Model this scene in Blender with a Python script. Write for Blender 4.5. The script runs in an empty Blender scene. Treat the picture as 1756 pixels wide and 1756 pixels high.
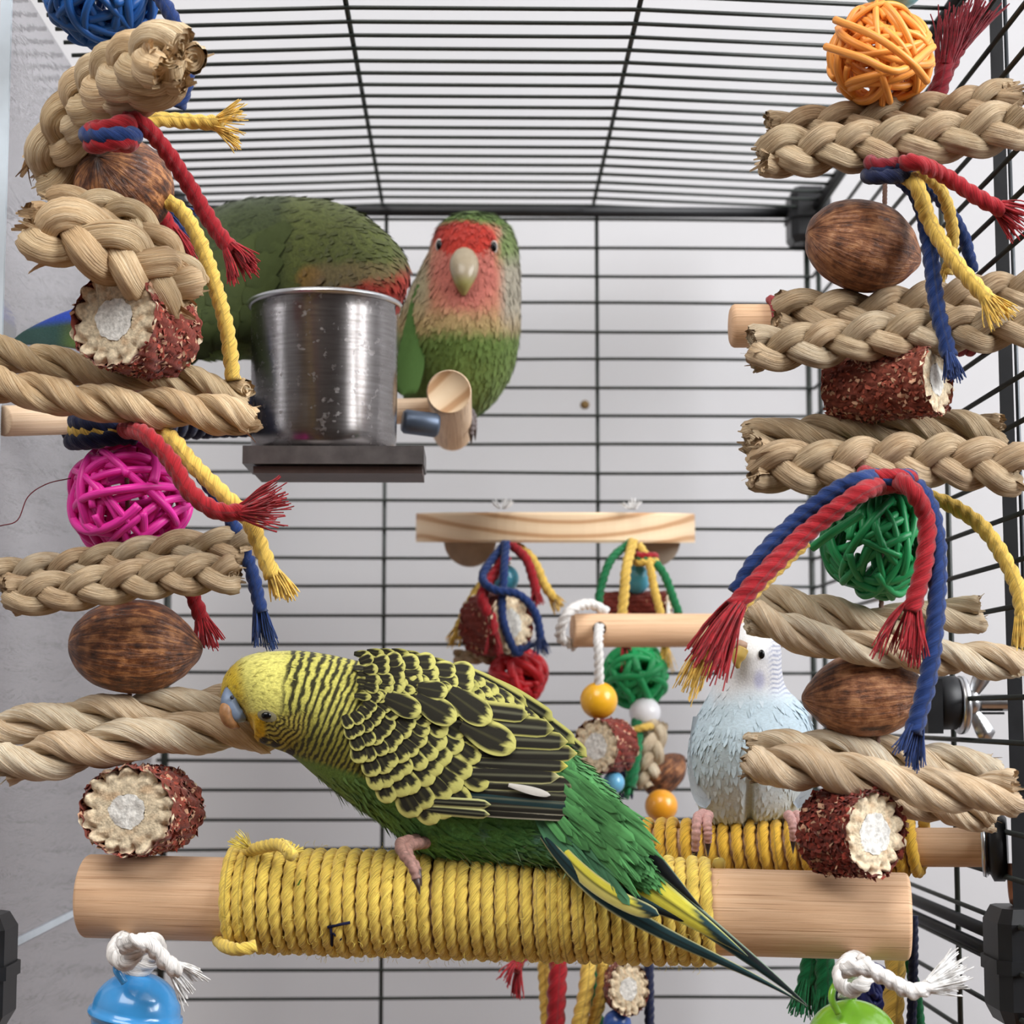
import bpy, math
import numpy as np
from mathutils import Matrix

# ------------------------------------------------------------------ camera, world, light
F = 3270.0                      # focal length in pixels of the 1756 px frame
CX = CY = 878.0
VPX, VPY = 815.0, 1220.0        # where the cage's depth direction vanishes
CAM_H = 1.2                     # camera height above the floor (m)
_th = math.atan((VPY - CY) / F)
_ps = math.atan((CX - VPX) / F * math.cos(_th))
_c, _s, _ct, _st = math.cos(_ps), math.sin(_ps), math.cos(_th), math.sin(_th)
FWD = np.array([_s * _ct, _c * _ct, _st])
RIGHT = np.array([_c, -_s, 0.0])
UP = np.cross(RIGHT, FWD)
ORG = np.array([0.0, 0.0, CAM_H])

sc = bpy.context.scene
COL = sc.collection
cam_d = bpy.data.cameras.new('camera')
cam = bpy.data.objects.new('camera', cam_d)
COL.objects.link(cam)
cam.matrix_world = Matrix(((RIGHT[0], UP[0], -FWD[0], 0), (RIGHT[1], UP[1], -FWD[1], 0),
                           (RIGHT[2], UP[2], -FWD[2], CAM_H), (0, 0, 0, 1)))
cam_d.sensor_width = 36.0
cam_d.lens = 36.0 * F / 1756.0
cam_d.clip_start = 0.02
cam_d.dof.use_dof = True
cam_d.dof.focus_distance = 0.50
cam_d.dof.aperture_fstop = 26.0
sc.camera = cam

sc.view_settings.view_transform = 'Standard'
sc.view_settings.look = 'None'
sc.view_settings.gamma = 1.0
sc.view_settings.use_curve_mapping = False
sc.view_settings.exposure = -0.04

world = bpy.data.worlds.new('room_ambient')
sc.world = world
world.use_nodes = True
world.node_tree.nodes['Background'].inputs[0].default_value = (0.80, 0.84, 0.90, 1)
world.node_tree.nodes['Background'].inputs[1].default_value = 0.5

def area_light(name, loc, target, sx, sy, power, color):
    d = bpy.data.lights.new(name, 'AREA')
    d.shape = 'RECTANGLE'; d.size = sx; d.size_y = sy; d.energy = power; d.color = color
    o = bpy.data.objects.new(name, d)
    COL.objects.link(o)
    f = np.array(target, float) - np.array(loc, float); f /= np.linalg.norm(f)
    r = np.cross(f, [0, 0, 1.0]); r /= np.linalg.norm(r)
    u = np.cross(r, f)
    o.matrix_world = Matrix(((r[0], u[0], -f[0], loc[0]), (r[1], u[1], -f[1], loc[1]), (r[2], u[2], -f[2], loc[2]), (0, 0, 0, 1)))
    return o
# daylight from the window in the right-hand wall, and a ceiling lamp
area_light('window_daylight', (1.38, -0.15, 1.95), (0.0, 0.62, 1.22), 1.05, 1.05, 49.0, (0.97, 0.985, 1.0))
area_light('ceiling_lamp', (-0.35, -0.25, 2.30), (0.0, 0.62, 1.2), 0.9, 0.9, 18.0, (1.0, 0.97, 0.93))

# ------------------------------------------------------------------ helpers
def at(px, py, D):
    """pixel (1756 frame) and depth D in mm along the cage's depth axis -> world point (m)"""
    px = np.asarray(px, float); py = np.asarray(py, float); D = np.asarray(D, float)
    d = FWD * F + RIGHT * (px - CX)[..., None] + UP * (CY - py)[..., None]
    return ORG + d * (D * 0.001 / d[..., 1])[..., None]
def mpp(D): return D * 0.001 / F                       # metres per pixel at depth D
def AXY(x, D, z): return np.array([x, D, z]) * 0.001 + ORG   # cage coordinates in mm

def S2L(c):
    out = []
    for v in c:
        v = v / 255.0
        out.append(v / 12.92 if v <= 0.04045 else ((v + 0.055) / 1.055) ** 2.4)
    return np.array(out)
def rng(seed): return np.random.default_rng(seed)
def unit(v): return v / (np.linalg.norm(v, axis=-1, keepdims=True) + 1e-12)

def spline(pts, n):
    """centripetal-ish Catmull-Rom through rows of pts, n samples evenly spaced in length (first 2-3 columns)"""
    P = np.array(pts, float)
    if len(P) == 2:
        t = np.linspace(0, 1, n)[:, None]
        return P[0] * (1 - t) + P[1] * t
    Q = np.vstack([2 * P[0] - P[1], P, 2 * P[-1] - P[-2]])
    out = []
    m = 24
    for i in range(len(P) - 1):
        p0, p1, p2, p3 = Q[i:i + 4]
        t = np.linspace(0, 1, m, endpoint=False)[:, None]
        out.append(0.5 * ((2 * p1) + (-p0 + p2) * t + (2 * p0 - 5 * p1 + 4 * p2 - p3) * t ** 2 + (-p0 + 3 * p1 - 3 * p2 + p3) * t ** 3))
    out.append(P[-1:])
    C = np.vstack(out)
    k = min(3, C.shape[1])
    s = np.concatenate([[0], np.cumsum(np.linalg.norm(np.diff(C[:, :k], axis=0), axis=1))])
    u = np.linspace(0, s[-1], n)
    return np.stack([np.interp(u, s, C[:, j]) for j in range(C.shape[1])], 1)

def arclen(P): return np.concatenate([[0], np.cumsum(np.linalg.norm(np.diff(P, axis=0), axis=1))])
def resample(P, step):
    s = arclen(P)
    n = max(4, int(s[-1] / step) + 1)
    u = np.linspace(0, s[-1], n)
    return np.stack([np.interp(u, s, P[:, j]) for j in range(3)], 1)

def frames(P, ref=None):
    T = unit(np.gradient(P, axis=0))
    n = len(P)
    N = np.zeros_like(P)
    r = np.array([0.0, -1.0, 0.0]) if ref is None else np.array(ref, float)
    if abs(np.dot(r, T[0])) > 0.9: r = np.array([0.0, 0.0, 1.0])
    v = r - T[0] * np.dot(r, T[0]); N[0] = v / np.linalg.norm(v)
    for i in range(1, n):
        v = N[i - 1] - T[i] * np.dot(N[i - 1], T[i])
        N[i] = v / (np.linalg.norm(v) + 1e-12)
    return T, N, np.cross(T, N)

def gridfaces(n, m, closed=True, off=0):
    i = np.arange(n - 1)[:, None]
    j = np.arange(m if closed else m - 1)[None, :]
    j2 = (j + 1) % m if closed else j + 1
    a = i * m + j; b = i * m + j2; c = (i + 1) * m + j2; d = (i + 1) * m + j
    return np.stack([a, d, c, b], -1).reshape(-1, 4) + off

class MB:
    """collects vertices, quads, triangles, uv and colour, then becomes ONE mesh object"""
    def __init__(s): s.V = []; s.Q = []; s.T = []; s.U = []; s.C = []; s.n = 0
    def add(s, V, Q=None, T=None, uv=None, col=None):
        V = np.asarray(V, float).reshape(-1, 3)
        s.V.append(V)
        if Q is not None and len(Q): s.Q.append(np.asarray(Q).reshape(-1, 4) + s.n)
        if T is not None and len(T): s.T.append(np.asarray(T).reshape(-1, 3) + s.n)
        s.U.append(np.zeros((len(V), 2)) if uv is None else np.asarray(uv, float).reshape(-1, 2))
        c = np.ones((len(V), 3)) if col is None else np.broadcast_to(np.asarray(col, float), (len(V), 3))
        s.C.append(c)
        s.n += len(V)
    def tube(s, P, r, m=8, cap=True, col=None, ref=None, uvs=1.0):
        P = np.asarray(P, float)
        T, N, B = frames(P, ref)
        r = np.broadcast_to(np.asarray(r, float), (len(P),))
        a = np.arange(m) * 2 * np.pi / m
        V = P[:, None] + r[:, None, None] * (N[:, None] * np.cos(a)[None, :, None] + B[:, None] * np.sin(a)[None, :, None])
        L = arclen(P) * uvs
        uv = np.stack(np.broadcast_arrays(L[:, None], (np.arange(m) / m)[None, :]), -1)
        Vf = V.reshape(-1, 3)
        Q = gridfaces(len(P), m); Tt = None
        uvf = uv.reshape(-1, 2)
        if cap:
            Vf = np.vstack([Vf, P[:1], P[-1:]])
            k = len(P) * m
            j = np.arange(m); j2 = (j + 1) % m
            Tt = np.vstack([np.stack([j, j2, np.full(m, k)], 1), np.stack([(len(P) - 1) * m + j2, (len(P) - 1) * m + j, np.full(m, k + 1)], 1)])
            uvf = np.vstack([uvf, [[0, .5], [L[-1], .5]]])
        s.add(Vf, Q, Tt, uvf, col)
        return s
    def box(s, lo, hi, col=None, M=None):
        lo = np.array(lo, float); hi = np.array(hi, float)
        V = np.array([[x, y, z] for z in (0, 1) for y in (0, 1) for x in (0, 1)], float) * (hi - lo) + lo
        if M is not None: V = V @ M[0].T + M[1]
        Q = [[0, 2, 3, 1], [4, 5, 7, 6], [0, 1, 5, 4], [2, 6, 7, 3], [0, 4, 6, 2], [1, 3, 7, 5]]
        s.add(V, Q, None, None, col)
        return s
    def lathe(s, prof, c, ax, m=48, col=None):
        """prof rows (along, radius) around axis ax from c"""
        ax = unit(np.array(ax, float)); c = np.array(c, float)
        r0 = np.array([1.0, 0, 0]) if abs(ax[0]) < 0.8 else np.array([0, 0, 1.0])
        n = unit(np.cross(ax, r0)); b = np.cross(ax, n)
        prof = np.array(prof, float)
        a = np.arange(m) * 2 * np.pi / m
        V = c + ax * prof[:, 0][:, None, None] + prof[:, 1][:, None, None] * (n * np.cos(a)[None, :, None] + b * np.sin(a)[None, :, None])
        L = np.concatenate([[0], np.cumsum(np.linalg.norm(np.diff(prof, axis=0), axis=1))])
        uv = np.stack(np.broadcast_arrays(L[:, None], (np.arange(m) / m)[None, :]), -1)
        s.add(V, gridfaces(len(prof), m)[:, ::-1], None, uv, col)
        return s
    def build(s, name, mat, parent=None, smooth=True, flatang=None):
        return mesh_object(name, np.vstack(s.V), np.vstack(s.Q) if s.Q else None, np.vstack(s.T) if s.T else None,
                           np.vstack(s.U), np.vstack(s.C), mat, parent, smooth)

def mesh_object(name, V, Q, T, uv, col, mat, parent=None, smooth=True):
    org = np.array(parent['_o']) if parent is not None else V.mean(0)
    me = bpy.data.meshes.new(name)
    loops = []; starts = []; k = 0
    if Q is not None:
        loops.append(np.asarray(Q).ravel()); starts.append(np.arange(len(Q)) * 4); k = len(Q) * 4
    if T is not None:
        loops.append(np.asarray(T).ravel()); starts.append(k + np.arange(len(T)) * 3)
    loops = np.concatenate(loops).astype(np.int32); starts = np.concatenate(starts).astype(np.int32)
    me.vertices.add(len(V)); me.vertices.foreach_set('co', (V - org).astype(np.float32).ravel())
    me.loops.add(len(loops)); me.loops.foreach_set('vertex_index', loops)
    me.polygons.add(len(starts)); me.polygons.foreach_set('loop_start', starts)
    me.polygons.foreach_set('use_smooth', np.full(len(starts), smooth))
    me.update(calc_edges=True)
    if uv is not None:
        l = me.uv_layers.new(name='UVMap')
        l.data.foreach_set('uv', uv[loops].astype(np.float32).ravel())
    if col is not None:
        a = me.attributes.new('Col', 'FLOAT_COLOR', 'POINT')
        a.data.foreach_set('color', np.hstack([col, np.ones((len(col), 1))]).astype(np.float32).ravel())
    me.materials.append(mat)
    o = bpy.data.objects.new(name, me)
    COL.objects.link(o)
    o['_o'] = [float(x) for x in org]
    if parent is not None: o.parent = parent
    else: o.location = org
    return o

def thing(name, label, cat, loc, group=None):
    o = bpy.data.objects.new(name, None)
    COL.objects.link(o)
    o.location = loc; o.empty_display_size = 0.01
    o['label'] = label; o['category'] = cat
    o['_o'] = [float(x) for x in loc]
    if group: o['group'] = group
    return o
def tag(o, label, cat, group=None):
    o['label'] = label; o['category'] = cat
    if group: o['group'] = group
    return o
def stuff(o): o['kind'] = 'stuff'; return o
def struct(o): o['kind'] = 'structure'; return o

# ------------------------------------------------------------------ materials
def new_mat(name):
    m = bpy.data.materials.new(name); m.use_nodes = True
    nt = m.node_tree
    return m, nt, nt.nodes['Principled BSDF']
def N_(nt, typ, **kw):
    n = nt.nodes.new(typ)
    for k, v in kw.items(): setattr(n, k, v)
    return n
def ramp(nt, fac, stops):
    r = N_(nt, 'ShaderNodeValToRGB')
    e = r.color_ramp.elements
    while len(e) < len(stops): e.new(0.5)
    for el, (p, c) in zip(e, stops):
        el.position = p; el.color = (*S2L(c), 1)
    nt.links.new(fac, r.inputs[0])
    return r.outputs[0]
def noise(nt, vec, scale, detail=3.0, rough=0.55, dist=0.0):
    n = N_(nt, 'ShaderNodeTexNoise')
    n.inputs['Scale'].default_value = scale; n.inputs['Detail'].default_value = detail
    n.inputs['Roughness'].default_value = rough; n.inputs['Distortion'].default_value = dist
    if vec is not None: nt.links.new(vec, n.inputs['Vector'])
    return n.outputs['Fac']
def mapping(nt, out, scale=(1, 1, 1), rot=(0, 0, 0)):
    mp = N_(nt, 'ShaderNodeMapping')
    mp.inputs['Scale'].default_value = scale; mp.inputs['Rotation'].default_value = rot
    nt.links.new(out, mp.inputs['Vector'])
    return mp.outputs[0]
def bump(nt, h, bsdf, strength=0.4, dist=0.0004):
    b = N_(nt, 'ShaderNodeBump')
    b.inputs['Strength'].default_value = strength; b.inputs['Distance'].default_value = dist
    nt.links.new(h, b.inputs['Height']); nt.links.new(b.outputs[0], bsdf.inputs['Normal'])
def coord(nt, which='Object'): return N_(nt, 'ShaderNodeTexCoord').outputs[which]
def setp(b, rough=0.6, spec=0.3, metal=0.0, coat=0.0, sheen=0.0):
    b.inputs['Roughness'].default_value = rough; b.inputs['Specular IOR Level'].default_value = spec
    b.inputs['Metallic'].default_value = metal; b.inputs['Coat Weight'].default_value = coat
    b.inputs['Sheen Weight'].default_value = sheen

_cache = {}
def m_plain(name, c, rough=0.5, spec=0.4, metal=0.0, coat=0.0, var=0.06, nscale=150.0):
    if name in _cache: return _cache[name]
    m, nt, b = new_mat(name)
    setp(b, rough, spec, metal, coat)
    c = np.array(c, float)
    f = noise(nt, coord(nt), nscale, 4)
    nt.links.new(ramp(nt, f, [(0.3, tuple(c * (1 - var))), (0.7, tuple(np.minimum(c * (1 + var), 255)))]), b.inputs['Base Color'])
    bump(nt, f, b, 0.08, 0.0002)
    _cache[name] = m
    return m
def m_cord(name, c):
    """twisted cotton: fine yarn fibres running along each strand"""
    if name in _cache: return _cache[name]
    m, nt, b = new_mat(name)
    setp(b, 0.85, 0.15, sheen=0.25)
    c = np.array(c, float)
    uv = mapping(nt, coord(nt, 'UV'), (0.5, 11.0, 1.0))
    f = noise(nt, uv, 3.0, 3, 0.6)
    nt.links.new(ramp(nt, f, [(0.30, tuple(c * 0.66)), (0.48, tuple(c)), (0.72, tuple(np.minimum(c * 1.14 + 6, 255)))]), b.inputs['Base Color'])
    bump(nt, f, b, 0.8, 0.0004)
    _cache[name] = m
    return m
def m_fibre(name, c):
    if name in _cache: return _cache[name]
    m, nt, b = new_mat(name)
    setp(b, 0.8, 0.2, sheen=0.2)
    c = np.array(c, float)
    f = noise(nt, coord(nt), 500.0, 2)
    nt.links.new(ramp(nt, f, [(0.3, tuple(c * 0.8)), (0.7, tuple(np.minimum(c * 1.12 + 5, 255)))]), b.inputs['Base Color'])
    _cache[name] = m
    return m
CORD = {'red': (154, 24, 34), 'blue': (27, 52, 106), 'navy': (24, 32, 66), 'yellow': (222, 184, 88), 'white': (232, 228, 224),
        'green': (22, 112, 66), 'maroon': (122, 20, 34), 'brown': (150, 118, 104)}
def cordm(c): return m_cord('cotton_cord_' + c, CORD[c])
def fibm(c): return m_fibre('cotton_fibre_' + c, CORD[c])

def m_husk(name, lo, mid, hi):
    if name in _cache: return _cache[name]
    m, nt, b = new_mat(name)
    setp(b, 0.62, 0.28)
    uvo = coord(nt, 'UV')
    st = noise(nt, mapping(nt, uvo, (1.0, 17.0, 1.0)), 2.2, 4, 0.62, 0.25)
    big = noise(nt, mapping(nt, uvo, (2.5, 2.0, 1.0)), 1.6, 2)
    mx = N_(nt, 'ShaderNodeMix', data_type='RGBA', blend_type='MULTIPLY'); mx.inputs[0].default_value = 0.75
    nt.links.new(ramp(nt, st, [(0.27, lo), (0.47, mid), (0.72, hi)]), mx.inputs[6])
    nt.links.new(ramp(nt, big, [(0.3, (228, 214, 198)), (0.6, (255, 253, 250))]), mx.inputs[7])
    oi = N_(nt, 'ShaderNodeObjectInfo')
    m2 = N_(nt, 'ShaderNodeMix', data_type='RGBA', blend_type='MULTIPLY'); m2.inputs[0].default_value = 1.0
    nt.links.new(mx.outputs[2], m2.inputs[6])
    nt.links.new(ramp(nt, oi.outputs['Random'], [(0.0, (230, 216, 202)), (0.35, (255, 246, 236)), (0.7, (238, 232, 222)), (1.0, (255, 255, 255))]), m2.inputs[7])
    nt.links.new(m2.outputs[2], b.inputs['Base Color'])
    bump(nt, st, b, 1.0, 0.0009)
    _cache[name] = m
    return m
HUSK = m_husk('corn_husk', (168, 134, 98), (230, 208, 172), (250, 238, 212))
HUSK_PALE = m_husk('corn_husk_pale', (192, 156, 116), (246, 232, 206), (254, 250, 238))
HUSK_GREY = m_husk('corn_husk_grey_shaded', (140, 116, 90), (208, 190, 162), (234, 220, 196))  # greyer copy: shade on the upper right braids put into the colour

def m_wood(name, a, c, d):
    if name in _cache: return _cache[name]
    m, nt, b = new_mat(name)
    setp(b, 0.6, 0.25)
    uvo = coord(nt, 'UV')
    st = noise(nt, mapping(nt, uvo, (12.0, 26.0, 1.0)), 2.0, 5, 0.65, 0.2)
    fine = noise(nt, mapping(nt, uvo, (14.0, 120.0, 1.0)), 1.5, 3, 0.7)
    mx = N_(nt, 'ShaderNodeMix', data_type='RGBA', blend_type='MULTIPLY'); mx.inputs[0].default_value = 0.7
    nt.links.new(ramp(nt, st, [(0.26, a), (0.5, c), (0.74, d)]), mx.inputs[6])
    nt.links.new(ramp(nt, fine, [(0.37, (168, 138, 112)), (0.45, (255, 252, 250))]), mx.inputs[7])
    nt.links.new(mx.outputs[2], b.inputs['Base Color'])
    bump(nt, fine, b, 0.25, 0.0003)
    _cache[name] = m
    return m
WOOD = m_wood('beech_dowel', (200, 160, 124), (222, 184, 148), (234, 202, 168))
WOOD_PALE = m_wood('pale_dowel', (206, 176, 144), (224, 198, 168), (238, 216, 190))
def m_grain():
    """end grain / board with growth rings from object coordinates"""
    m, nt, b = new_mat('ringed_pine')
    setp(b, 0.6, 0.25)
    w = N_(nt, 'ShaderNodeTexWave', wave_type='RINGS', rings_direction='Y')
    w.inputs['Scale'].default_value = 34.0; w.inputs['Distortion'].default_value = 1.2; w.inputs['Detail'].default_value = 2
    mp = N_(nt, 'ShaderNodeMapping'); mp.inputs['Location'].default_value = (0, 0, -0.045); mp.inputs['Scale'].default_value = (0.75, 0.4, 1.7)
    nt.links.new(coord(nt), mp.inputs[0]); nt.links.new(mp.outputs[0], w.inputs['Vector'])
    nt.links.new(ramp(nt, w.outputs['Fac'], [(0.0, (232, 206, 172)), (0.72, (226, 196, 160)), (0.95, (190, 148, 108))]), b.inputs['Base Color'])
    return m
PINE = m_grain()
def m_nut(name, lo, mid, hi):
    m, nt, b = new_mat(name)
    setp(b, 0.38, 0.45)
    uvo = coord(nt, 'UV')
    v = noise(nt, mapping(nt, uvo, (3.0, 16.0, 1.0)), 1.8, 5, 0.7, 0.7)
    p = noise(nt, coord(nt), 260.0, 4, 0.6)
    ad = N_(nt, 'ShaderNodeMath', operation='MULTIPLY_ADD'); ad.inputs[1].default_value = 0.5; 
    nt.links.new(p, ad.inputs[0]); 
    sc_ = N_(nt, 'ShaderNodeMath', operation='MULTIPLY'); sc_.inputs[1].default_value = 0.55
    nt.links.new(v, sc_.inputs[0]); nt.links.new(sc_.outputs[0], ad.inputs[2])
    nt.links.new(ramp(nt, ad.outputs[0], [(0.42, lo), (0.53, mid), (0.64, hi)]), b.inputs['Base Color'])
    bump(nt, ad.outputs[0], b, 0.9, 0.0012)
    return m
NUT_A = m_nut('dark_nutshell', (50, 26, 16), (112, 66, 38), (186, 128, 80))
NUT_B = m_nut('warm_nutshell', (70, 38, 22), (142, 90, 58), (194, 140, 98))
def m_attr(name, rough=0.8, spec=0.2, var=0.12, scale=400.0, bmp=0.35, stretch=None, sheen=0.15):
    """colour stored on the thing's own vertices (its markings), broken up by fine noise"""
    m, nt, b = new_mat(name)
    setp(b, rough, spec, sheen=sheen)
    a = N_(nt, 'ShaderNodeAttribute'); a.attribute_name = 'Col'
    if stretch: f = noise(nt, mapping(nt, coord(nt, 'UV'), stretch), 2.0, 3, 0.6)
    else: f = noise(nt, coord(nt), scale, 4)
    mx = N_(nt, 'ShaderNodeMix', data_type='RGBA', blend_type='MULTIPLY'); mx.inputs[0].default_value = 1.0
    k = int(255 * (1 - var))
    nt.links.new(a.outputs['Color'], mx.inputs[6])
    nt.links.new(ramp(nt, f, [(0.3, (k, k, k)), (0.65, (255, 255, 255))]), mx.inputs[7])
    nt.links.new(mx.outputs[2], b.inputs['Base Color'])
    bump(nt, f, b, bmp, 0.0005)
    return m
PLUME_PALE = m_attr('pale_plumage', 0.85, 0.15, 0.08, 500.0, 0.2, (60.0, 50.0, 1.0))
PLUME = m_attr('plumage', 0.85, 0.15, 0.22, 500.0, 0.4, (90.0, 60.0, 1.0))
COBM = m_attr('dried_corn_cob', 0.85, 0.15, 0.22, 900.0, 0.6)
CHAFF = m_attr('cob_chaff', 0.8, 0.2, 0.2, 600.0, 0.3)
FEATHER = m_attr('feather_vane', 0.75, 0.12, 0.15, 300.0, 0.25, (4.0, 60.0, 1.0), 0.05)
SKIN = m_plain('scaly_foot_skin', (132, 100, 92), 0.6, 0.3, var=0.2, nscale=900)
SKIN_PINK = m_plain('pink_foot_skin', (196, 152, 146), 0.6, 0.3, var=0.12, nscale=900)
CLAW = m_plain('dark_claw', (70, 56, 52), 0.4, 0.4)
EYE = m_plain('black_eye', (6, 6, 7), 0.18, 0.35, var=0.0)
BLACK = m_plain('black_plastic', (24, 25, 28), 0.45, 0.4, var=0.15)
WIRE = m_plain('dark_green_black_wire', (30, 36, 32), 0.4, 0.45, var=0.15)
CHROME = m_plain('zinc_steel', (205, 206, 208), 0.28, 0.5, 1.0, var=0.05)
DARKSTEEL = m_plain('dull_bracket_steel', (112, 108, 108), 0.42, 0.5, 0.85, var=0.12)

# ------------------------------------------------------------------ builders of repeated kinds
def tube_obj(name, P, r, mat, parent=None, m=10, cap=True): return MB().tube(P, r, m, cap).build(name, mat, parent)

def rope_mesh(mb, P, R, pitch=4.5, strands=3, m=24, step=0.42, hand=1, ph=0.0, soft=0.42):
    P = resample(P, R * step)
    T, N, B = frames(P)
    L = arclen(P)
    th = hand * 2 * np.pi * L / (pitch * R) + ph
    a = np.arange(m) * 2 * np.pi / m
    al = (a[None, :] - th[:, None]) % (2 * np.pi / strands) - np.pi / strands
    d = 0.5 if strands == 3 else 0.48
    rho = 0.5 if strands == 3 else 0.52
    r = d * np.cos(al) + np.sqrt(np.maximum(rho ** 2 - (d * np.sin(al)) ** 2, 0.0004))
    r = soft + (1 - soft) * r
    # slack twist: each strand swells and thins a little
    r = r * (1 + 0.03 * np.sin(L / R * 1.7 + ph * 3)[:, None])
    V = P[:, None] + (R * r)[..., None] * (N[:, None] * np.cos(a)[None, :, None] + B[:, None] * np.sin(a)[None, :, None])
    # uv follows the strands so the fibre noise runs along the yarn
    vv = ((a[None, :] - th[:, None]) / (2 * np.pi))
    uv = np.stack([np.broadcast_to((L / R)[:, None] * 0.35, vv.shape), vv], -1)
    V = V.reshape(-1, 3); k = len(V)
    j = np.arange(m); j2 = (j + 1) % m; e = (len(P) - 1) * m
    Tt = np.vstack([np.stack([j, j2, np.full(m, k)], 1), np.stack([e + j2, e + j, np.full(m, k + 1)], 1)])
    mb.add(np.vstack([V, P[:1], P[-1:]]), gridfaces(len(P), m), Tt, np.vstack([uv.reshape(-1, 2), [[0, 0], [0, 0]]]))
    return P, T

def fray_mesh(mb, p, d, R, length, n, spread, seed, droop=0.15, fr=None):
    g = rng(seed)
    d = unit(np.array(d, float))
    x = unit(np.cross(d, [0.3, 0.9, 0.2])); y = np.cross(d, x)
    fr = fr or R * 0.095
    n = int(n * 1.7); nc = max(5, n // 9)
    ca = g.uniform(0, 2 * np.pi, nc); cq = np.sqrt(g.uniform(0, 1, nc)); cw = g.normal(0, 0.16, (nc, 3)); cl = g.uniform(0.8, 1.08, nc)
    for i in range(n):
        k = i % nc                                  # fibres stay together in yarn clumps
        a = ca[k] + g.normal(0, 0.28); q = min(1, abs(cq[k] + g.normal(0, 0.10)))
        rad = x * math.cos(a) + y * math.sin(a)
        s = p + rad * R * 0.85 * q
        L = length * cl[k] * g.uniform(0.72, 1.05)
        dir_ = unit(d + rad * spread * q * g.uniform(0.8, 1.15) + cw[k] * spread + g.normal(0, 0.045, 3))
        side = unit(np.cross(dir_, g.normal(0, 1, 3)))
        t = np.linspace(0, 1, 7)[:, None]
        w = g.uniform(0.03, 0.10) * L
        P = s + dir_ * L * t + side * w * np.sin(t * g.uniform(2, 5) + g.uniform(0, 6)) * t + np.array([0, 0, -1]) * droop * L * t ** 2
        mb.tube(P, fr * np.linspace(1.15, 0.7, 7), 4, False)

def cord(parent, pts, color, R_px=12.5, fray=45.0, nfray=38, spread=0.42, seed=0, droop=0.15, startfray=False, hand=1, name='cord', fcolors=None):
    """pts rows (px, py, depth mm): a three-strand cotton cord as a part, its frayed end as a sub-part"""
    C = spline(pts, 90)
    P = at(C[:, 0], C[:, 1], C[:, 2])
    R = R_px * mpp(C[:, 2].mean())
    mb = MB(); Pr, T = rope_mesh(mb, P, R, hand=hand, soft=0.12 if color == 'white' else 0.36)
    o = mb.build(name, cordm(color), parent)
    if fray:
        for k, fc in enumerate(fcolors or [color]):
            fb = MB(); fray_mesh(fb, Pr[-1] - T[-1] * R * 0.8, T[-1], R, fray * mpp(C[-1, 2]), nfray, spread, seed + 11 * k, droop)
            stuff(fb.build('frayed_end', fibm(fc), o))
    if startfray:
        fb = MB(); fray_mesh(fb, Pr[0] + T[0] * R * 0.8, -T[0], R, startfray * mpp(C[0, 2]), nfray, spread, seed + 5, droop)
        stuff(fb.build('frayed_end', fibm(color), o))
    return o

def knot(parent, px, py, D, w, h, cols, R_px=13, seed=0, tilt=0.3):
    """a stopper knot: a few cord turns pulled round the string"""
    g = rng(seed)
    n = len(cols)
    for i, c in enumerate(cols):
        t = np.linspace(0, 2 * np.pi, 60)
        yy = (i - (n - 1) / 2) / max(1, n - 1) * h if n > 1 else 0
        ww = w * g.uniform(0.85, 1.05)
        tl = g.uniform(-tilt, tilt) * ww
        X = px + ww * np.cos(t); Y = py + yy + tl * np.cos(t + 0.4) + 0.12 * h * np.sin(2 * t)
        Dz = D + ww * np.sin(t) * mpp(D) * 1000 * 0.9
        mb = MB(); rope_mesh(mb, at(X, Y, Dz), R_px * mpp(D), hand=1)
        mb.build('knot_turn', cordm(c), parent)

def snoise(V, k, seed):
    g = rng(seed); out = np.zeros(V.shape[:-1])
    for i in range(7):
        d = g.normal(0, 1, 3); d /= np.linalg.norm(d)
        out += np.sin((V @ d) * k * g.uniform(0.6, 1.7) + g.uniform(0, 6.28)) / 7
    return out

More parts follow.
